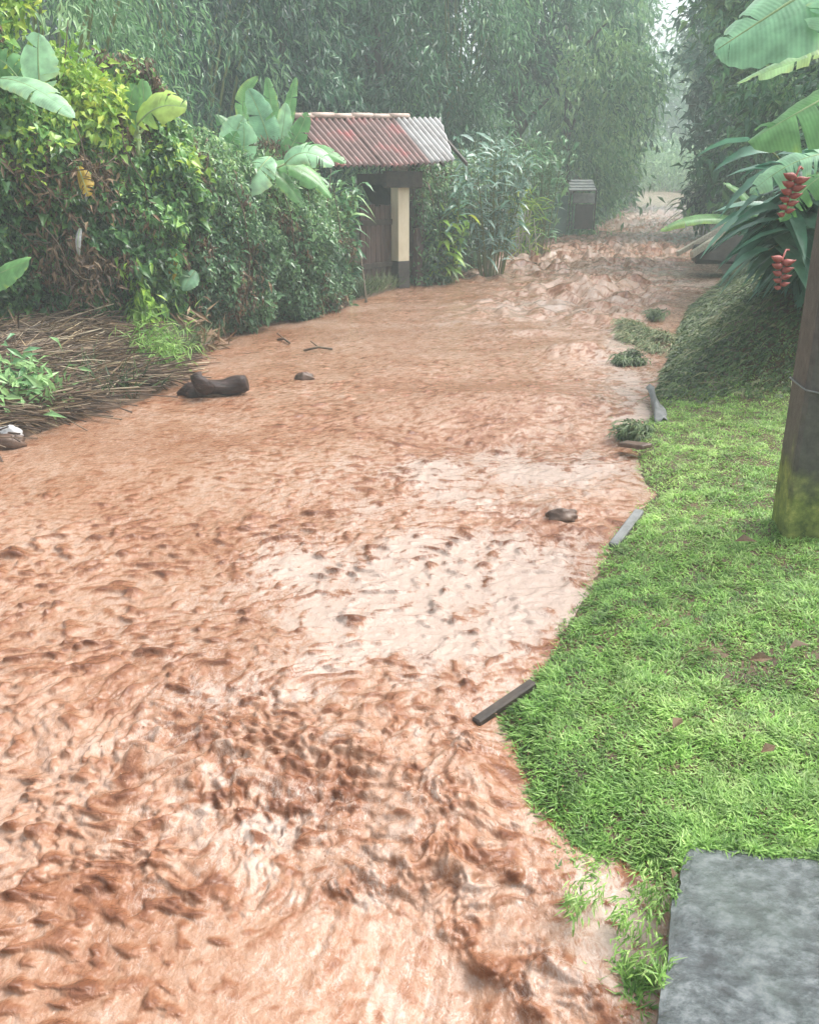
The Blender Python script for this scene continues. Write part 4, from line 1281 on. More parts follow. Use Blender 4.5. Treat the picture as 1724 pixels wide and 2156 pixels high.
M_RED = sheet_mat('rusty_red_sheet', (0.15, 0.085, 0.075), (0.25, 0.155, 0.14), (0.42, 0.13, 0.125))
M_ZINC = sheet_mat('zinc_sheet', (0.3, 0.28, 0.27), (0.44, 0.43, 0.42), (0.5, 0.5, 0.5))
s1 = sheet('roof_sheet', 0.0, 0.36, M_RED, 0.0, 26, 0)
s1['label'] = 'dull red-brown corrugated roof sheet'
s2 = sheet('roof_sheet', 0.335, 0.69, M_RED, 0.012, 26, 0)
s2['label'] = 'brighter red corrugated roof sheet'
s3 = sheet('roof_sheet', 0.665, 1.0, M_ZINC, 0.024, 26, 0.16, 0.98)
s3['label'] = 'bare grey zinc roof sheet'
m = MB()
for i in range(6):
    t0, t1 = i / 6 * 0.76, (i + 1) / 6 * 0.76 + 0.012
    up = np.array([0, 0, 0.045 + 0.01 * (i % 2)])
    m.tube([RL + (RR - RL) * t + up for t in np.linspace(t0, t1, 3)], 0.045, 8)
m.build('ridge_cap', solid_mat('ridge_clay', (0.34, 0.25, 0.2), (0.52, 0.4, 0.34), 3, 0.6), gate, smooth=True)
# the far slope of the roof
BL = RL * 2 - EL; BL[2] = EL[2]
BR = RR * 2 - ER; BR[2] = ER[2]
m = MB(); m.box(RL, RR - RL, BL - RL, np.array([0, 0, 0.01])); m.build('rear_slope', M_ZINC, gate)
m = MB()
for t in np.linspace(0.04, 0.94, 6):
    a, b = RL + (RR - RL) * t, EL + (ER - EL) * t
    m.box(a + [0, 0, -0.11], (b - a) * 0.96, nrm(RR - RL) * 0.05, [0, 0, 0.06])
m.build('rafters', M_BEAM, gate)
# posts
gx_ = nrm((RR - RL) * [1, 1, 0]); gy_ = nrm((EL - RL) * [1, 1, 0])
pb = gate_b.copy()
ptop = W(842, 350, 15.6)[2]
yl0, yl1 = W(842, 549, 15.6)[2], W(842, 392, 15.6)[2]


def post(pb, w, z0, z1, mat, name, parent=gate):
    m = MB(); m.box([*(pb[:2] - gx_[:2] * w / 2 - gy_[:2] * w / 2), z0], gx_ * w, gy_ * w, [0, 0, z1 - z0], 0.008)
    return m.build(name, mat, parent)


post(pb, 0.245, pb[2] - 0.2, yl0, M_BASEP, 'post_base')
post(pb, 0.235, yl0, yl1, M_CREAM, 'post')['label'] = 'cream painted gate post'
post(pb, 0.2, yl1, ptop + 0.12, M_PALEW, 'post_head')
m = MB(); zb = W(842, 378, 15.6)[2]
bl = W(795, 375, 14.9); br_ = W(872, 375, 15.7)
m.box(np.array([pb[0], pb[1], zb - 0.13]) - gy_ * -0.14 - gx_ * 0.45, gx_ * 0.75, gy_ * 0.12, [0, 0, 0.26], 0.01)
m.box(np.array([pb[0], pb[1], zb - 0.10]) + gy_ * 0.26 - gx_ * 0.06, -gy_ * 1.6, gx_ * 0.12, [0, 0, 0.2], 0.01)
m.build('beam', M_BEAM, gate)
pb2 = pb - gx_ * 1.75
post(pb2, 0.2, pb[2] - 0.2, ptop, M_BEAM, 'post')['label'] = 'dark rear gate post'
pb3 = gpt(880, 15.9)
post(pb3, 0.14, pb3[2] - 0.2, W(880, 480, 15.9)[2], M_DWOOD, 'post')['label'] = 'low brown fence post'
# door of planks
d0 = W(762, 600, 14.95); d1 = W(832, 600, 15.7)
dd = (d1 - d0) * [1, 1, 0]
dl = np.linalg.norm(dd); dd = dd / dl
ztop = W(800, 432, 15.3)[2]
door = None
m = MB()
npl = 7
for i in range(npl):
    z1 = ztop + rng.uniform(-0.03, 0.03)
    m.box([*(d0[:2] + dd[:2] * dl * i / npl), float(gate_b[2]) - 0.1], dd * (dl / npl - 0.008), np.array([-dd[1], dd[0], 0]) * 0.03, [0, 0, z1 - gate_b[2] + 0.1], 0.004)
door = m.build('door', M_DWOOD, gate)
m = MB()
for zz in (0.35, 1.05):
    m = MB(); m.box([*(d0[:2] + np.array([dd[1], -dd[0]]) * 0.012), gate_b[2] + zz], dd * dl, np.array([dd[1], -dd[0], 0]) * 0.025, [0, 0, 0.09], 0.004); m.build('door_rail', M_BEAM, door)
# leaning stick at the gate
m = MB(); m.tube([G(772, 637) + [0, 0, -0.05], W(765, 580, 14.0), W(757, 520, 14.4)], [0.018, 0.015, 0.01], 6)
tag(m.build('stick', M_TWIG, None, base=G(772, 637), smooth=True), 'thin dark stick standing in the water edge before the gate', 'stick')

# far gate / shelter
fb = gpt(1225, 27.5)
far_gate = empty('small_gate', fb, 'small hazy roadside gate with pale boards and green panel far up the lane', 'gate')
def fpanel(x0, x1, y0, y1, Y, mat, name, th=0.05):
    a, b = W(x0, y1, Y), W(x1, y0, Y)
    m = MB(); m.box([a[0], Y, a[2]], [b[0] - a[0], 0, 0], [0, th, 0], [0, 0, b[2] - a[2]], 0.006)
    return m.build(name, mat, far_gate)
fpanel(1206, 1252, 407, 428, 27.4, M_DGREY2, 'board')
m = MB()
for i, yy in enumerate((381, 387, 393, 399)):
    a, b = W(1198 + 4 * (i == 0), yy + 3, 27.3 - 0.15 * i), W(1250, yy, 27.3)
    m.box([a[0], 27.3 - 0.15 * i, a[2]], [b[0] - a[0], 0.1, 0], [0, 0.14, 0.05], [0, -0.01, 0.03], 0.004)
m.build('slat_roof', M_DGREY2, far_gate)
fpanel(1165, 1196, 412, 492, 27.6, M_GREENP, 'side_panel')
fpanel(1208, 1250, 430, 482, 27.7, M_BEAM, 'door')
for xx in (1197, 1203, 1250):
    fpanel(xx, xx + 5, 395, 484, 27.5, M_BEAM, 'post', 0.1)

# ------------------------------------------------------------------ cut brush pile on the left bank
bc = G(150, 810, 0.2)
pile = empty('brush_pile', bc, 'pile of cut dry stalks and brush on the left bank at the water edge', 'brush pile')
m = MB(); P, D = [], []
pp = np.array([G(-260, 900)[:2], G(-60, 945)[:2], G(60, 905)[:2], G(200, 860)[:2], G(330, 822)[:2], G(365, 775)[:2], G(290, 745)[:2], G(150, 750)[:2], G(-50, 770)[:2], G(-300, 800)[:2]])
def inpoly(x, y, pl):
    ins = np.zeros(x.shape, bool)
    for i in range(len(pl)):
        a, b = pl[i], pl[(i + 1) % len(pl)]
        c = (a[1] > y) != (b[1] > y)
        ins ^= c & (x < a[0] + (y - a[1]) / (b[1] - a[1] + 1e-12) * (b[0] - a[0]))
    return ins
n = 14000
x = rng.uniform(pp[:, 0].min(), pp[:, 0].max(), n); y = rng.uniform(pp[:, 1].min(), pp[:, 1].max(), n)
ok = inpoly(x, y, pp); x, y = x[ok], y[ok]; n = len(x)
sdp = sdist(x, y)
hp = gz(x, y) + 0.12 * sst(sdp, 0, 0.9) * rng.random(n) + 0.02 + 0.08 * np.clip(fbm(x * 1.4, y * 1.4, 3, 60), -0.3, 1)
ang = 0.25 + 0.6 * fbm(x * 0.9, y * 0.9, 2, 61) * 2 + rng.normal(0, 0.45, n)
P = np.stack([x, y, hp], -1)
D = np.stack([np.cos(ang), np.sin(ang) * 0.8, rng.normal(0, 0.14, n)], -1)
k = 2600
for i in range(k):
    l = rng.uniform(0.3, 1.1); d = nrm(D[i]) * l
    bend = np.array([0, 0, rng.uniform(-0.03, 0.06)])
    m.tube([P[i] - d / 2, P[i] + bend, P[i] + d / 2 + rng.normal(0, 0.04, 3) * [1, 1, 0.3]], rng.uniform(0.0025, 0.007), 5, cap=False, a=rng.random() ** 1.5)
m.build('stalks', leaf_mat('cut_stalks', [(0.05, 0.03, 0.02), (0.12, 0.08, 0.055), (0.22, 0.16, 0.105), (0.42, 0.35, 0.24)], 0.6, 0.0, gain=1.0), pile, smooth=True)
Cloud().add(leaves(P[k:], D[k:] + rng.normal(0, 0.3, (n - k, 3)), rdir(n - k) * 0.6 + [0, -0.3, 1], rng.uniform(0.1, 0.4, n - k), 0.018, 0.42 + 0.25 * fbm(x[k:], y[k:], 3, 66) + rng.normal(0, 0.25, n - k), 0.1)).build('dry_leaves', M_DRY, pile)
mound('cut_foliage', 'pale green cut leaves lying on the brush pile at the left edge', 45, 810, 6.5, (0.26, 0.2, 0.06), 420, 0.14, 0.04, M_MIDT, 0.95, 'cut leaves', clumps=10)
mound('grass_clump', 'green grass clump at the right end of the brush pile', 325, 738, 8.0, (0.24, 0.2, 0.08), 600, 0.16, 0.016, M_GRASS, 0.5, 'grass clump', clumps=14)
mound('dead_vine', 'bleached dry leaves hanging over the bank right of the brush pile', 415, 715, 9.4, (0.3, 0.15, 0.14), 160, 0.26, 0.045, M_DRY, 0.7, 'dead leaves', clumps=10)
for i in range(1):
    pass


def stone(name, label, c, r, mat, seed, cat='stone', sq=(1, 1, 1)):
    u, v = np.meshgrid(np.linspace(0, 2 * PI, 29)[:-1], np.linspace(0.0, PI, 17))
    d = np.stack([np.cos(u) * np.sin(v), np.sin(u) * np.sin(v), np.cos(v)], -1)
    k = 1 + 0.28 * fbm(d[..., 0] * 1.6 + seed + d[..., 2], d[..., 1] * 1.6 + d[..., 2] * 1.3, 3, seed)
    p = np.asarray(c) + d * k[..., None] * np.asarray(r) * np.asarray(sq)
    ii = np.arange(17 * 28).reshape(17, 28)
    q = np.stack([ii[:-1], np.roll(ii, -1, 1)[:-1], np.roll(ii, -1, 1)[1:], ii[1:]], -1).reshape(-1, 4)
    return tag(rooted(name, p.reshape(-1, 3), [q], mat, c, True), label, cat)


stone('stone', 'whitish stone at the water edge by the left frame edge', G(20, 915, 0.07), 0.075, M_WHITE, 3, sq=(1.1, 0.9, 0.8))
stone('stone', 'grey stone below the whitish one at the left frame edge', G(8, 930, 0.03), 0.12, M_ROCK, 4, sq=(1.2, 0.9, 0.6))
stone('rock', 'small dark rock breaking the calm brown water right of the log', G(641, 797), 0.09, M_ROCK, 6, 'rock', (1, 0.8, 0.7))
stone('rock', 'dark rounded rock in the rapid near the lawn edge', G(1182, 1093) + [0, 0, 0.015], 0.075, M_ROCK, 9, 'rock', (1.15, 0.8, 0.62))

# log
lg = empty('log', G(455, 820), 'dark broken log with a knobbed root end stranded in the flood', 'log')
m = MB()
l0, l1 = G(390, 818, 0.08), G(520, 808, 0.10)
pts = [l0 + (l1 - l0) * t + np.array([0, 0.03 * math.sin(3 * t), 0.012 * math.sin(7 * t) - 0.05 * (1 - t) ** 2]) for t in np.linspace(0, 1, 14)]
m.tube(pts, 0.68 * np.array([0.04, 0.085, 0.1, 0.1, 0.098, 0.102, 0.106, 0.1, 0.103, 0.106, 0.104, 0.106, 0.104, 0.096]), 18, wob=0.13)
m.build('trunk', M_LOG, lg, smooth=True)
m = MB()
kp = G(425, 818, 0.1)
m.tube([kp + [0.04, 0.02, -0.03], kp + [0.0, -0.01, 0.04], kp + [-0.03, 0, 0.085], kp + [-0.045, 0.01, 0.12], kp + [-0.05, 0.01, 0.13]], [0.07, 0.06, 0.048, 0.044, 0.015], 12, wob=0.25)
m.build('branch_stub', M_LOG, lg, smooth=True)
m = MB()
kp = G(400, 826, 0.02)
m.tube([kp + [0.10, 0.02, 0.03], kp + [0, -0.02, 0.03], kp + [-0.09, -0.03, -0.02]], [0.07, 0.055, 0.03], 10, wob=0.2)
m.build('root', M_LOG, lg, smooth=True)
m = MB()
k2 = G(505, 815, 0.05)
m.tube([k2 + [0, -0.02, 0.03], k2 + [-0.06, -0.05, -0.05], k2 + [-0.14, -0.06, -0.1]], [0.06, 0.05, 0.03], 8, wob=0.1)
m.build('root', M_LOG, lg, smooth=True)
# drifting twigs
for (a, b, l) in [((585, 715), (610, 722), 'short twig drifting on the calm brown water'), ((640, 738), (700, 735), 'long thin twig drifting on the brown water'), ((1070, 545), (1130, 555), 'pale stick drifting in the far rapid')]:
    m = MB(); p0, p1 = G(*a, 0.012), G(*b, 0.016)
    m.tube([p0, (p0 + p1) / 2 + [0, 0.05, 0.02], p1], 0.013, 6)
    m.tube([(p0 + p1) / 2 + [0, 0.05, 0.02], (p0 + p1) / 2 + [-0.1, 0.2, 0.06]], 0.008, 5)
    tag(m.build('twig', M_TWIG, None, base=p0, smooth=True), l, 'twig')

# grass tufts drowned in the flood near the right bank
def tuft(label, px, py, r, n, L, mat, tone, wl=0.016):
    c = G(px, py, -0.02)
    cl = rng.normal(0, 0.45, (9, 2)); cz_ = rng.uniform(0.3, 1.0, 9)
    k = rng.integers(0, 9, n)
    e = cl[k] + rng.normal(0, 0.20, (n, 2))
    P = c + np.stack([e[:, 0] * r[0], e[:, 1] * r[1], 0.10 * cz_[k] + rng.uniform(-0.02, 0.04, n)], -1)
    a = rng.uniform(0, 2 * PI, n)
    D = np.stack([-0.55 + 0.6 * np.cos(a), -0.9 + 0.6 * np.sin(a), rng.uniform(-0.05, 0.7, n) * cz_[k]], -1)
    r_ = leaves(P, D, rdir(n) * 0.5 + [0, -0.3, 1], rng.uniform(0.5, 1.3, n) * L, wl, tone + rng.normal(0, 0.22, n), rng.uniform(0.1, 0.7, n))
    tag(rooted('grass_tuft', r_[0], [r_[1]], mat, c, False, tint=r_[2]), label, 'grass tuft', 'drowned tufts near the right bank')
tuft('largest drowned grass tuft in white water beside the steep bank', 1345, 715, (0.3, 0.75), 2600, 0.13, M_COVER, 0.8)
tuft('small dark tuft just downstream of the largest drowned one', 1335, 768, (0.2, 0.25), 800, 0.1, M_COVER, 0.4)
tuft('small tuft just upstream of the largest drowned one', 1372, 672, (0.2, 0.3), 350, 0.13, M_COVER, 0.4)
tuft('flattened grass tuft in shallow water at the lawn corner under the steep bank', 1335, 925, (0.16, 0.2), 600, 0.09, M_COVER, 0.55)
tuft('sparse wet blades in the pale shallows right at the slab edge', 1375, 1930, (0.05, 0.09), 130, 0.03, M_GRASS, 0.6, 0.005)
tuft('drowned grass blades at the lower slab corner', 1345, 2075, (0.07, 0.05), 110, 0.03, M_GRASS, 0.5, 0.005)
tuft('small wet tuft between foam and paving slab', 1255, 1925, (0.07, 0.09), 160, 0.03, M_GRASS, 0.6, 0.005)
tuft('wet grass tuft in the pale shallows beside the slab edge', 1335, 1990, (0.07, 0.06), 150, 0.03, M_GRASS, 0.6, 0.005)

# ------------------------------------------------------------------ right side: planks, edging, slab, post
def plank(label, a, b, w, t, mat, name='plank', lift=0.0, cat='plank'):
    a, b = np.asarray(a), np.asarray(b)
    d = b - a
    sdv = nrm(np.cross(d, [0, 0, 1.0])) * w
    n_ = nrm(np.cross(sdv, d)) * t
    m = MB(); m.box(a - sdv / 2, d, sdv, n_, 0.006)
    return tag(m.build(name, mat, None, base=a), label, cat)


plank('upper pale plank fallen slantwise over the right water edge', W(1425, 540, 17.5), W(1530, 478, 18.9), 0.05, 0.10, M_PALEW)
plank('lower pale plank lying just below the upper one at the right water edge', W(1455, 543, 16.6), W(1532, 492, 17.6), 0.07, 0.12, M_PALEW)
a, b = W(1455, 548, 17.0), W(1560, 490, 18.0)
m = MB(); m.box(W(1462, 556, 17.2), W(1580, 556, 17.2) - W(1462, 556, 17.2), [0.2, 0.9, 0], [0.0, 0, 0.32], 0.02)
m.add([W(1470, 545, 17.1), W(1545, 495, 17.3), W(1600, 495, 17.3), W(1590, 555, 17.1), W(1470, 545, 17.9), W(1545, 495, 18.2), W(1600, 495, 18.2), W(1590, 555, 17.9)],
      [(0, 1, 2, 3), (7, 6, 5, 4), (0, 4, 5, 1), (1, 5, 6, 2), (2, 6, 7, 3), (3, 7, 4, 0)])
tag(m.build('low_wall', M_BEAM, None, base=G(1520, 555)), 'dark low retaining wall beneath the pale planks', 'wall')

plank('dark wooden edging board sticking out into the flood at the lawn corner', Gz(1000, 1530, 0.012), Gz(1122, 1446, 0.03), 0.036, 0.03, M_BEAM, 'edging_board', cat='board')
plank('grey edging board half sunk between lawn and water', Gz(1290, 1155, 0.0), Gz(1345, 1082, 0.03), 0.05, 0.03, M_DGREY, 'edging_board', cat='board')
plank('short grey board at the flooded lawn notch', Gz(1310, 938, 0.04), Gz(1362, 945, 0.07), 0.1, 0.03, M_ROCK, 'edging_board', cat='board')
# torn plastic sheet trickling at the bank corner
pm = MB(); v = []
p0 = Gz(1366, 815, 0.10); p1 = Gz(1392, 892, 0.05)
for i in range(10):
    t = i / 9
    c = p0 + (p1 - p0) * t
    for k in range(5):
        v.append(c + np.array([-0.03 + 0.02 * k + 0.012 * math.sin(5 * t + k), 0.02 * math.sin(8 * t), 0.03 - 0.02 * abs(k - 2) + 0.02 * math.sin(9 * t + k * 2)]))
q = [(i * 5 + k, i * 5 + k + 1, (i + 1) * 5 + k + 1, (i + 1) * 5 + k) for i in range(9) for k in range(4)]
pm.add(v, q)
o = pm.build('plastic_strip', M_DGREY, None, base=p0, smooth=True)
o.modifiers.new('thickness', 'SOLIDIFY').thickness = 0.004
tag(o, 'crumpled grey plastic strip at the foot of the steep bank', 'plastic strip')

# slab
us, vs = np.linspace(0, 1, 60), np.linspace(0, 1, 60)
top = []
for i, v_ in enumerate(vs):
    for j, u_ in enumerate(us):
        eg = 0.018 * fbm(v_ * 9, 3.1, 3, 71) * math.exp(-u_ * 30) - 0.012 * fbm(u_ * 9, 7.1, 3, 72) * math.exp(-v_ * 30)
        p = s_a + s_dir * 1.15 * v_ + s_right * 1.5 * u_
        rim = math.exp(-min(u_ * 1.5, v_ * 1.15) / 0.012)
        top.append(p + s_right * 0.02 * fbm(v_ * 7, 3.1, 3, 71) * math.exp(-u_ * 25) + s_dir * 0.02 * fbm(u_ * 8, 9.1, 3, 75) * math.exp(-v_ * 25)
                   + np.array([0, 0, 0.006 * fbm(u_ * 9, v_ * 7, 4, 73) - 0.012 * rim]))
top = np.array(top); bot = top.copy(); bot[:, 2] -= 0.16
ii = np.arange(3600).reshape(60, 60)
q = np.stack([ii[:-1, :-1], ii[:-1, 1:], ii[1:, 1:], ii[1:, :-1]], -1).reshape(-1, 4)
per = np.concatenate([ii[0], ii[1:, -1], ii[-1, -2::-1], ii[-2:0:-1, 0]])
sq = np.stack([per, np.roll(per, -1), np.roll(per, -1) + 3600, per + 3600], -1)
slab = rooted('paving_slab', np.concatenate([top, bot]), [q, sq, q[:, ::-1] + 3600], slate_mat(), s_a, True)
tag(slab, 'wet dark grey slate paving slab in the lower right corner', 'paving slab')

ic = np.array([[0, 0, 1.0], [0.894, 0, 0.447], [0.276, 0.851, 0.447], [-0.724, 0.526, 0.447], [-0.724, -0.526, 0.447], [0.276, -0.851, 0.447],
               [0.724, 0.526, -0.447], [-0.276, 0.851, -0.447], [-0.894, 0, -0.447], [-0.276, -0.851, -0.447], [0.724, -0.526, -0.447], [0, 0, -1.0]])
it = [(0, 1, 2), (0, 2, 3), (0, 3, 4), (0, 4, 5), (0, 5, 1), (1, 6, 2), (2, 7, 3), (3, 8, 4), (4, 9, 5), (5, 10, 1), (6, 7, 2), (7, 8, 3), (8, 9, 4), (9, 10, 5), (10, 6, 1), (11, 7, 6), (11, 8, 7), (11, 9, 8), (11, 10, 9), (11, 6, 10)]
# flung drops over the breaking waves
dp = MB()
for (px, py, nn_, sc) in [(560, 1480, 60, .25), (720, 1610, 90, .22), (900, 1680, 80, .2), (1000, 1600, 60, .2), (430, 1640, 50, .2), (830, 1560, 60, .2)]:
    g0 = G(px, py, 0.07)
    for _ in range(nn_):
        p = g0 + rng.normal(0, 1, 3) * [sc, sc * 0.8, 0.03] + [0, 0, abs(rng.normal(0, 0.05))]
        dp.add(p + ic * rng.uniform(0.001, 0.0032), (), it)
tag(dp.build('spray', water.data.materials[0], None, base=G(800, 1600), smooth=True), 'muddy drops thrown up over the breaking waves', 'spray', kind='stuff')

# concrete post at the right
pl = Gz(1650, 1120, 0.13)
pw = 0.26
up_ = nrm(np.array([-0.012, 0.0, 1.0]))
pbase = pl + np.array([0, 0, -0.15])
pst = empty('utility_post', pl + [pw / 2, pw / 2, 0], 'mossy dark concrete post standing on the lawn at the right edge', 'post')
m = MB()
yaw = math.radians(-9)
ax, ay = np.array([math.cos(yaw), math.sin(yaw), 0]), np.array([-math.sin(yaw), math.cos(yaw), 0])
m.box(pbase, ax * pw, ay * pw, up_ * 3.6, 0.018)
m.build('shaft', post_mat(), pst)
m = MB()
zb = (W(1690, 830, pl[1])[2] - pbase[2])
o0 = pbase + up_ * zb
cs = [o0 - ax * 0.006 - ay * 0.006, o0 + ax * (pw + .006) - ay * 0.006, o0 + ax * (pw + .006) + ay * (pw + .006), o0 - ax * 0.006 + ay * (pw + .006)]
cs = [c_ + np.array([0, 0, dz_]) for c_, dz_ in zip(cs, (0.02, -0.03, 0, 0.02))]
for i in range(4):
    m.tube([cs[i], cs[(i + 1) % 4]], 0.0045, 6)
m.build('wire_band', M_DGREY, pst, smooth=True)

# fallen leaves on the lawn
for (px, py, rot, l, lab) in [(1415, 1535, 0.9, 0.10, 'curled brown dead leaf on the lawn right of the edging board'), (1575, 1390, 0.1, 0.12, 'brown dead leaf on the worn lawn patch'),
                              (1545, 1140, 0.0, 0.14, 'thin brown leaf on the lawn left of the post'), (1415, 1850, 1.3, 0.05, 'reddish dead leaf by the slab corner'), (1660, 1365, 0.3, 0.12, 'grey dry leaf on the worn patch near the right edge'), (1600, 1585, 0.5, 0.09, 'dark dead leaf in the near lawn')]:
    g0 = Gz(px, py, 0.135)
    d = np.array([math.cos(rot), math.sin(rot), 0.1])
    l *= 0.8
    r_ = leaves(g0[None], d[None], np.array([[0.2, -0.4, 1.0]]) + rng.normal(0, 0.2, (1, 3)), np.array([l]), l * 0.42, np.array([0.4]), 0.15, 0.4)
    tag(rooted('dead_leaf', r_[0], [r_[1]], M_DRY, g0, False, tint=r_[2]), lab, 'dead leaf')

# ------------------------------------------------------------------ right side plants
GR = 'banana plants leaning in from the right'
plant('banana_plant', 'huge pale banana leaves reaching in at the top right corner', gpt(1950, 6.4), [
    LF((1860, -120), (1680, -10), (1500, 110), 5.4, 0.62, 0.35, (0.3, 0, 0.2), face=(-0.1, -0.6, 0.8), tears=5, hang=0.5, mat=M_BANANAP),
    LF((1880, 60), (1700, 90), (1545, 178), 5.8, 0.2, 0.7, (0.2, 0, 0.1), face=(0.0, 0.2, 1), tears=4, hang=0.5, mat=M_BANANAP),
    LF((1860, 140), (1720, 210), (1570, 300), 5.2, 0.42, 0.35, (0.2, 0, 0.1), face=(0.25, -0.35, 0.9), tears=3, hang=0.7, side=(1, 1)),
    LF((1850, -60), (1790, -30), (1720, 70), 5.3, 0.4, 0.3, face=(0.2, -0.5, 0.8), tears=6, mat=M_BANANAP)], M_BANANA, group=GR, stem_r=0.09)
plant('banana_plant', 'torn glaucous banana leaf drooping over the red flowers at right', gpt(1850, 7.6), [
    LF((1830, 330), (1700, 290), (1575, 410), 6.9, 0.34, 0.45, face=(0.1, -0.5, 0.9), tears=12, hang=0.6, mat=M_BANANAP),
    LF((1830, 350), (1720, 330), (1640, 470), 6.7, 0.26, 0.4, face=(0.1, -0.5, 0.9), tears=10, hang=0.6)], M_BANANA, group=GR)
plant('banana_plant', 'broad green banana leaf bent low over the water on the right bank', gpt(1640, 17.2), [
    LF((1600, 475), (1480, 430), (1388, 488), 16.6, 0.36, 0.75, (0.4, 0, -0.2), face=(0, -0.5, 0.9), tears=3, hang=0.3),
    LF((1600, 470), (1580, 400), (1520, 385), 16.8, 0.3, 0.5, face=(0, -0.5, 0.9), tears=3)], M_BANANA, group=GR)
GL = 'heliconia clumps on the right bank'


def helico(label, px, py, Y, nst, fl=None, **kw):
    o = sprays('heliconia', label, px, py, Y, nst, kw.pop('lmin', 0.35), kw.pop('lmax', 0.62), kw.pop('wid', 0.15), kw.pop('mat', M_HELI), 'heliconia', kw.pop('spread', 0.6), kw.pop('tone', 0.6), GL, **kw)
    if fl:
        for (a, b, Yf, nb) in fl:
            p0, p1 = W(*a, Yf), W(*b, Yf)
            m = MB(); m.tube([p0 + [0.1, 0.15, 0.05], p0 + [0.03, 0.03, 0.06], p0, (p0 + p1) / 2, p1], [0.008, 0.008, 0.007, 0.006, 0.003], 6)
            sp_ = m.build('flower_spike', M_BRACT, o, smooth=True)
            for i in range(nb):
                t = i / (nb - 1)
                c = p0 + (p1 - p0) * t
                sg = 1 if i % 2 else -1
                s = 0.075 * (1.1 - 0.45 * t)
                d = np.array([sg * 0.9, -0.25, -0.12])
                bm = MB()
                pts = [c + d * s * k + np.array([0, 0, 0.25 * s * k * k]) for k in np.linspace(0, 1.25, 6)]
                bm.tube(pts, s * np.array([0.16, 0.30, 0.33, 0.26, 0.14, 0.02]), 8)
                bm.build('bract', M_BRACT, sp_, smooth=True)
    return o


helico('heliconia clump with two hanging red flower spikes beside the post', 1720, 400, 7.2, 26,
       [((1674, 372), (1650, 452), 5.9, 11), ((1646, 545), (1642, 606), 6.3, 9)], spread=0.5, per=16, aim=(-0.12, 0), tone=0.45, base=gpt(1800, 8.4))
helico('dark heliconia clump hanging over the right bank above the mound', 1715, 430, 9.0, 16, spread=0.3, tone=0.5, lmin=0.25, lmax=0.4)
helico('heliconia clump leaning to the water past the mound', 1700, 450, 11.5, 18, spread=0.45, lmin=0.25, lmax=0.4, tone=0.5)
helico('low heliconia clump right behind the red flowers', 1725, 520, 8.4, 18, spread=0.35, lmin=0.3, lmax=0.5, tone=0.4)
helico('low heliconia leaves between the fallen planks and the mound top', 1685, 510, 10.2, 14, spread=0.3, lmin=0.22, lmax=0.34, tone=0.5, up=0.6)
helico('leafy clump on the far right bank by the fallen planks', 1590, 400, 21, 16, spread=0.8, tone=0.5, mat=M_MIDT)
helico('tall clump at the right frame edge behind the post', 1770, 450, 8.2, 16, spread=0.6, tone=0.35)
helico('pale grassy clump where the far lane meets the right bank', 1490, 400, 30, 16, spread=1.2, tone=0.7, mat=M_MIDT, lmin=0.5, lmax=0.9, wid=0.14)

# ------------------------------------------------------------------ trees
tree('bamboo', 'pale weeping bamboo clump above the far left hedge', 110, 12.6, (1.75, 1.4, 3.3), 3.6, 17000, 0.17, 0.034, M_BAMBOO, 'bamboo', 0.5, clumps=150, spread=0.16, culms=14, cat='bamboo')
tree('bamboo', 'dark bamboo clump directly behind the banana leaves left of the roof', 430, 19, (2.2, 2, 4.2), 4.4, 13000, 0.24, 0.05, M_DARK, 'bamboo', 0.5, clumps=130, spread=0.25, culms=12, cat='bamboo')
tree('dark_tree', 'dark tree right behind the left end of the roof', 620, 22, (2.2, 2.0, 4.4), 4.8, 9000, 0.26, 0.10, M_DARK, 'broad', 0.45, clumps=90, spread=0.3)
tree('dark_tree', 'dark drooping tree behind the roof middle', 800, 24, (2.1, 2.0, 5), 5.0, 9500, 0.30, 0.06, M_MIDT, 'bamboo', 0.3, clumps=80, spread=0.24)
tree('bamboo', 'bamboo clump behind the right end of the roof', 950, 25, (1.9, 2.0, 5), 5.2, 9500, 0.30, 0.05, M_MIDT, 'bamboo', 0.5, clumps=80, spread=0.24, culms=14, cat='bamboo')
tree('dark_tree', 'dark tree with a shaded trunk behind the shining ginger leaves', 1080, 28, (1.6, 1.8, 4.0), 7.2, 6500, 0.3, 0.10, M_DARK, 'broad', 0.4, clumps=80, spread=0.28, trunk_r=0.24)
tree('roadside_tree', 'mid green tree leaning over the left verge halfway up', 1190, 32, (2.2, 2.2, 5), 5.0, 10000, 0.34, 0.10, M_MIDT, 'bamboo', 0.6, clumps=90, spread=0.3)
tree('roadside_tree', 'light green tree next along the left verge behind the small gate', 1232, 40, (2.0, 2.5, 5.5), 5.2, 10000, 0.38, 0.13, M_MIDT, 'bamboo', 0.75, clumps=90, spread=0.34)
tree('roadside_tree', 'hazy tree nearest the lane end on the left', 1285, 54, (1.9, 2.5, 6), 5.5, 9000, 0.46, 0.14, M_MIDT, 'broad', 0.6, clumps=110, spread=0.5)
tree('roadside_tree', 'hazy tree overhanging the lane end from the right', 1510, 50, (2.2, 3, 5), 8.5, 9000, 0.44, 0.14, M_MIDT, 'broad', 0.55, clumps=110, spread=0.5)
tree('glossy_tree', 'glossy-leaved tree over the right bank in the middle distance', 1570, 30, (2.6, 2.4, 5), 6.0, 11000, 0.36, 0.14, M_SHINE, 'broad', 0.3, clumps=90, spread=0.32)
tree('glossy_tree', 'large dark glossy tree behind the right banana leaves', 1640, 20, (2.0, 2.2, 3.8), 4.6, 12000, 0.26, 0.11, M_MIDT, 'broad', 0.6, clumps=90, spread=0.28)
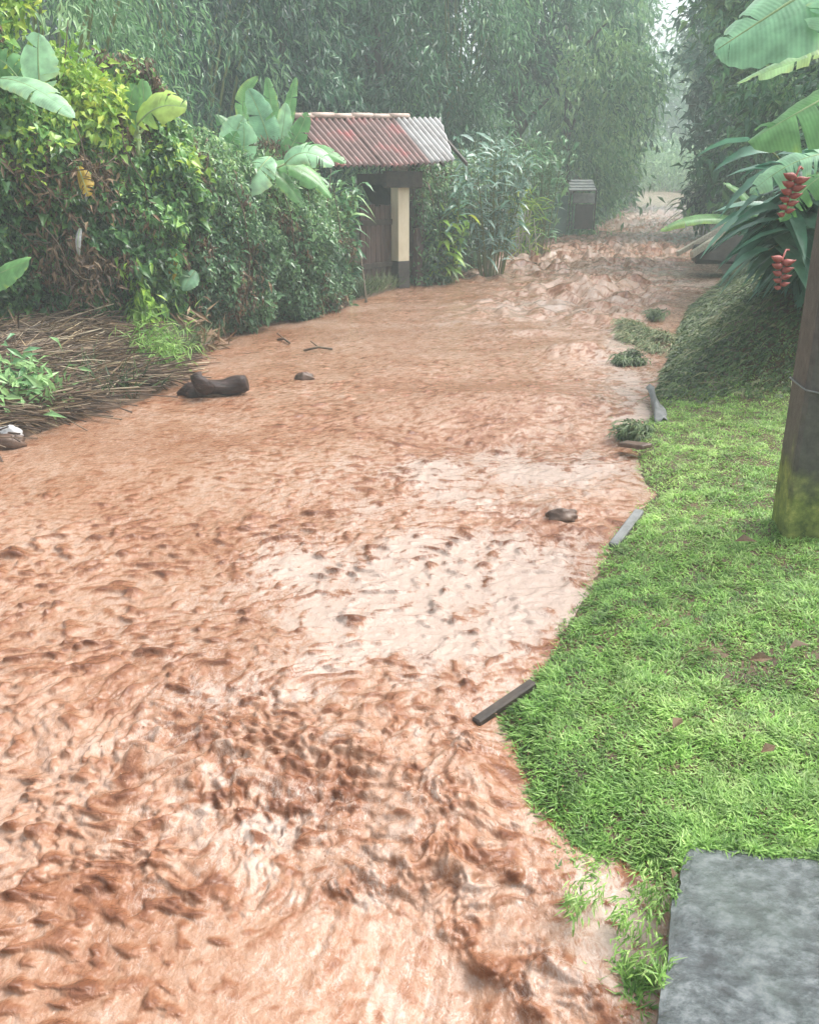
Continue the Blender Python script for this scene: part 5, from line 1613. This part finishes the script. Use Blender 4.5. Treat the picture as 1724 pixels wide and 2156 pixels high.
tree('glossy_tree', 'near dark tree filling the right frame edge behind the heliconias', 1790, 14.5, (2.0, 2.0, 3.3), 3.3, 9000, 0.2, 0.085, M_MIDT, 'broad', 0.5, clumps=90, spread=0.24)
tree('glossy_tree', 'small bushy tree at the right verge below the glossy middle tree', 1572, 27, (1.4, 1.8, 1.8), 2.2, 6000, 0.26, 0.09, M_DARK, 'broad', 0.6, clumps=80, spread=0.3)

# far-off wood closing the view
def wood(label, x0, x1, y0, y1, hmax, n, L, mat, tone, base_slope=0.0):
    x = rng.uniform(x0, x1, n); y = rng.uniform(y0, y1, n)
    top = hmax * (0.8 + 0.35 * fbm(x * 0.16, y * 0.16, 3, 99))
    z = zw(np.minimum(y, 110)) + top * rng.random(n)
    P = np.stack([x, y, z], -1)
    lump = fbm(x * 0.6 + z * 0.3, z * 0.6, 3, 97)
    D = rdir(n) + [0, -0.3, -0.6]; Nn = rdir(n) * 0.7 + [0, -0.3, 0.9]
    s = rng.uniform(0.6, 1.3, n)
    r_ = leaves(P, D, Nn, L * s, L * 0.3 * s, tone + 0.25 * lump + rng.normal(0, 0.15, n), 0.25)
    o = mk('wood', r_[0], [r_[1]], mat, None, False, tint=r_[2])
    return tag(o, label, 'wood', kind='stuff')
wood('dense dark wood closing the view behind the gate', -26, 1.5, 29, 34, 13, 42000, 0.62, M_DARK, 0.22)
wood('pale far wood beyond the lane end', -6, 50, 84, 95, 11.5, 22000, 1.1, M_MIDT, 0.6)
wood('low pale thicket where the lane disappears', -2, 40, 69, 83, 4.2, 22000, 0.6, M_MIDT, 0.8)
wood('dark wood behind the right bank', 12.5, 40, 24, 40, 13, 22000, 0.7, M_DARK, 0.5)

# ------------------------------------------------------------------ air
m = MB()
hb = MB()
x0, x1, y0, y1, z0, z1 = -430, 430, -430, 630, -2.0, 26.0
x0, x1, y0, y1 = -402, 402, -402, 602
v = [(x0, y0, z0), (x1, y0, z0), (x1, y1, z0), (x0, y1, z0), (x0, y0, z1), (x1, y0, z1), (x1, y1, z1), (x0, y1, z1)]
hm, nt, out = mat_new('haze_air')
pv = N(nt, 'ShaderNodeVolumePrincipled')
pv.inputs['Color'].default_value = (0.80, 0.93, 0.93, 1)
pv.inputs['Density'].default_value = 0.006
pv.inputs['Anisotropy'].default_value = 0.0
nt.links.new(pv.outputs[0], out.inputs['Volume'])
hz = mk('haze', v, [np.array([(3, 2, 1, 0), (4, 5, 6, 7), (0, 1, 5, 4), (1, 2, 6, 5), (2, 3, 7, 6), (3, 0, 4, 7)])], hm, None, False)
tag(hz, 'thin rainy haze filling the air over the lane', 'haze', kind='stuff')

# ------------------------------------------------------------------ light
wd = bpy.data.worlds.new("World")
S.world = wd
wd.use_nodes = True
nt = wd.node_tree
nt.nodes.clear()
sky = N(nt, 'ShaderNodeTexSky', sky_type='NISHITA')
sky.sun_disc = False
SUN_EL, SUN_AZ = math.radians(56), math.radians(70)
sky.sun_elevation = SUN_EL
sky.sun_rotation = SUN_AZ
sky.air_density = 1.0
sky.dust_density = 6.0
sky.ozone_density = 1.0
hs = N(nt, 'ShaderNodeHueSaturation')
hs.inputs['Saturation'].default_value = 0.35      # overcast: cloud greys the blue
bg = N(nt, 'ShaderNodeBackground')
bg.inputs['Strength'].default_value = 0.15
ow = N(nt, 'ShaderNodeOutputWorld')
nt.links.new(sky.outputs[0], hs.inputs['Color'])
nt.links.new(hs.outputs[0], bg.inputs['Color'])
nt.links.new(bg.outputs[0], ow.inputs['Surface'])
sd_ = bpy.data.lights.new('sun', 'SUN')
sd_.energy = 1.3
sd_.angle = math.radians(35)
sd_.color = (1.0, 0.97, 0.93)
sun = bpy.data.objects.new('sun', sd_)
COL.objects.link(sun)
# direction towards the sun: azimuth measured like the sky's sun_rotation (from +Y, clockwise)
dv = Vector((math.sin(SUN_AZ) * math.cos(SUN_EL), math.cos(SUN_AZ) * math.cos(SUN_EL), math.sin(SUN_EL)))
sun.rotation_euler = dv.to_track_quat('Z', 'Y').to_euler()
sun.location = (0, 0, 40)

S.view_settings.view_transform = 'Standard'
S.view_settings.look = 'None'
S.view_settings.exposure = 1.36
S.view_settings.gamma = 1.0
S.render.engine = 'CYCLES'
c = S.cycles
c.max_bounces = 6
c.diffuse_bounces = 3
c.glossy_bounces = 2
c.transmission_bounces = 3
c.volume_bounces = 1
c.transparent_max_bounces = 4
c.use_denoising = True
c.sample_clamp_indirect = 4
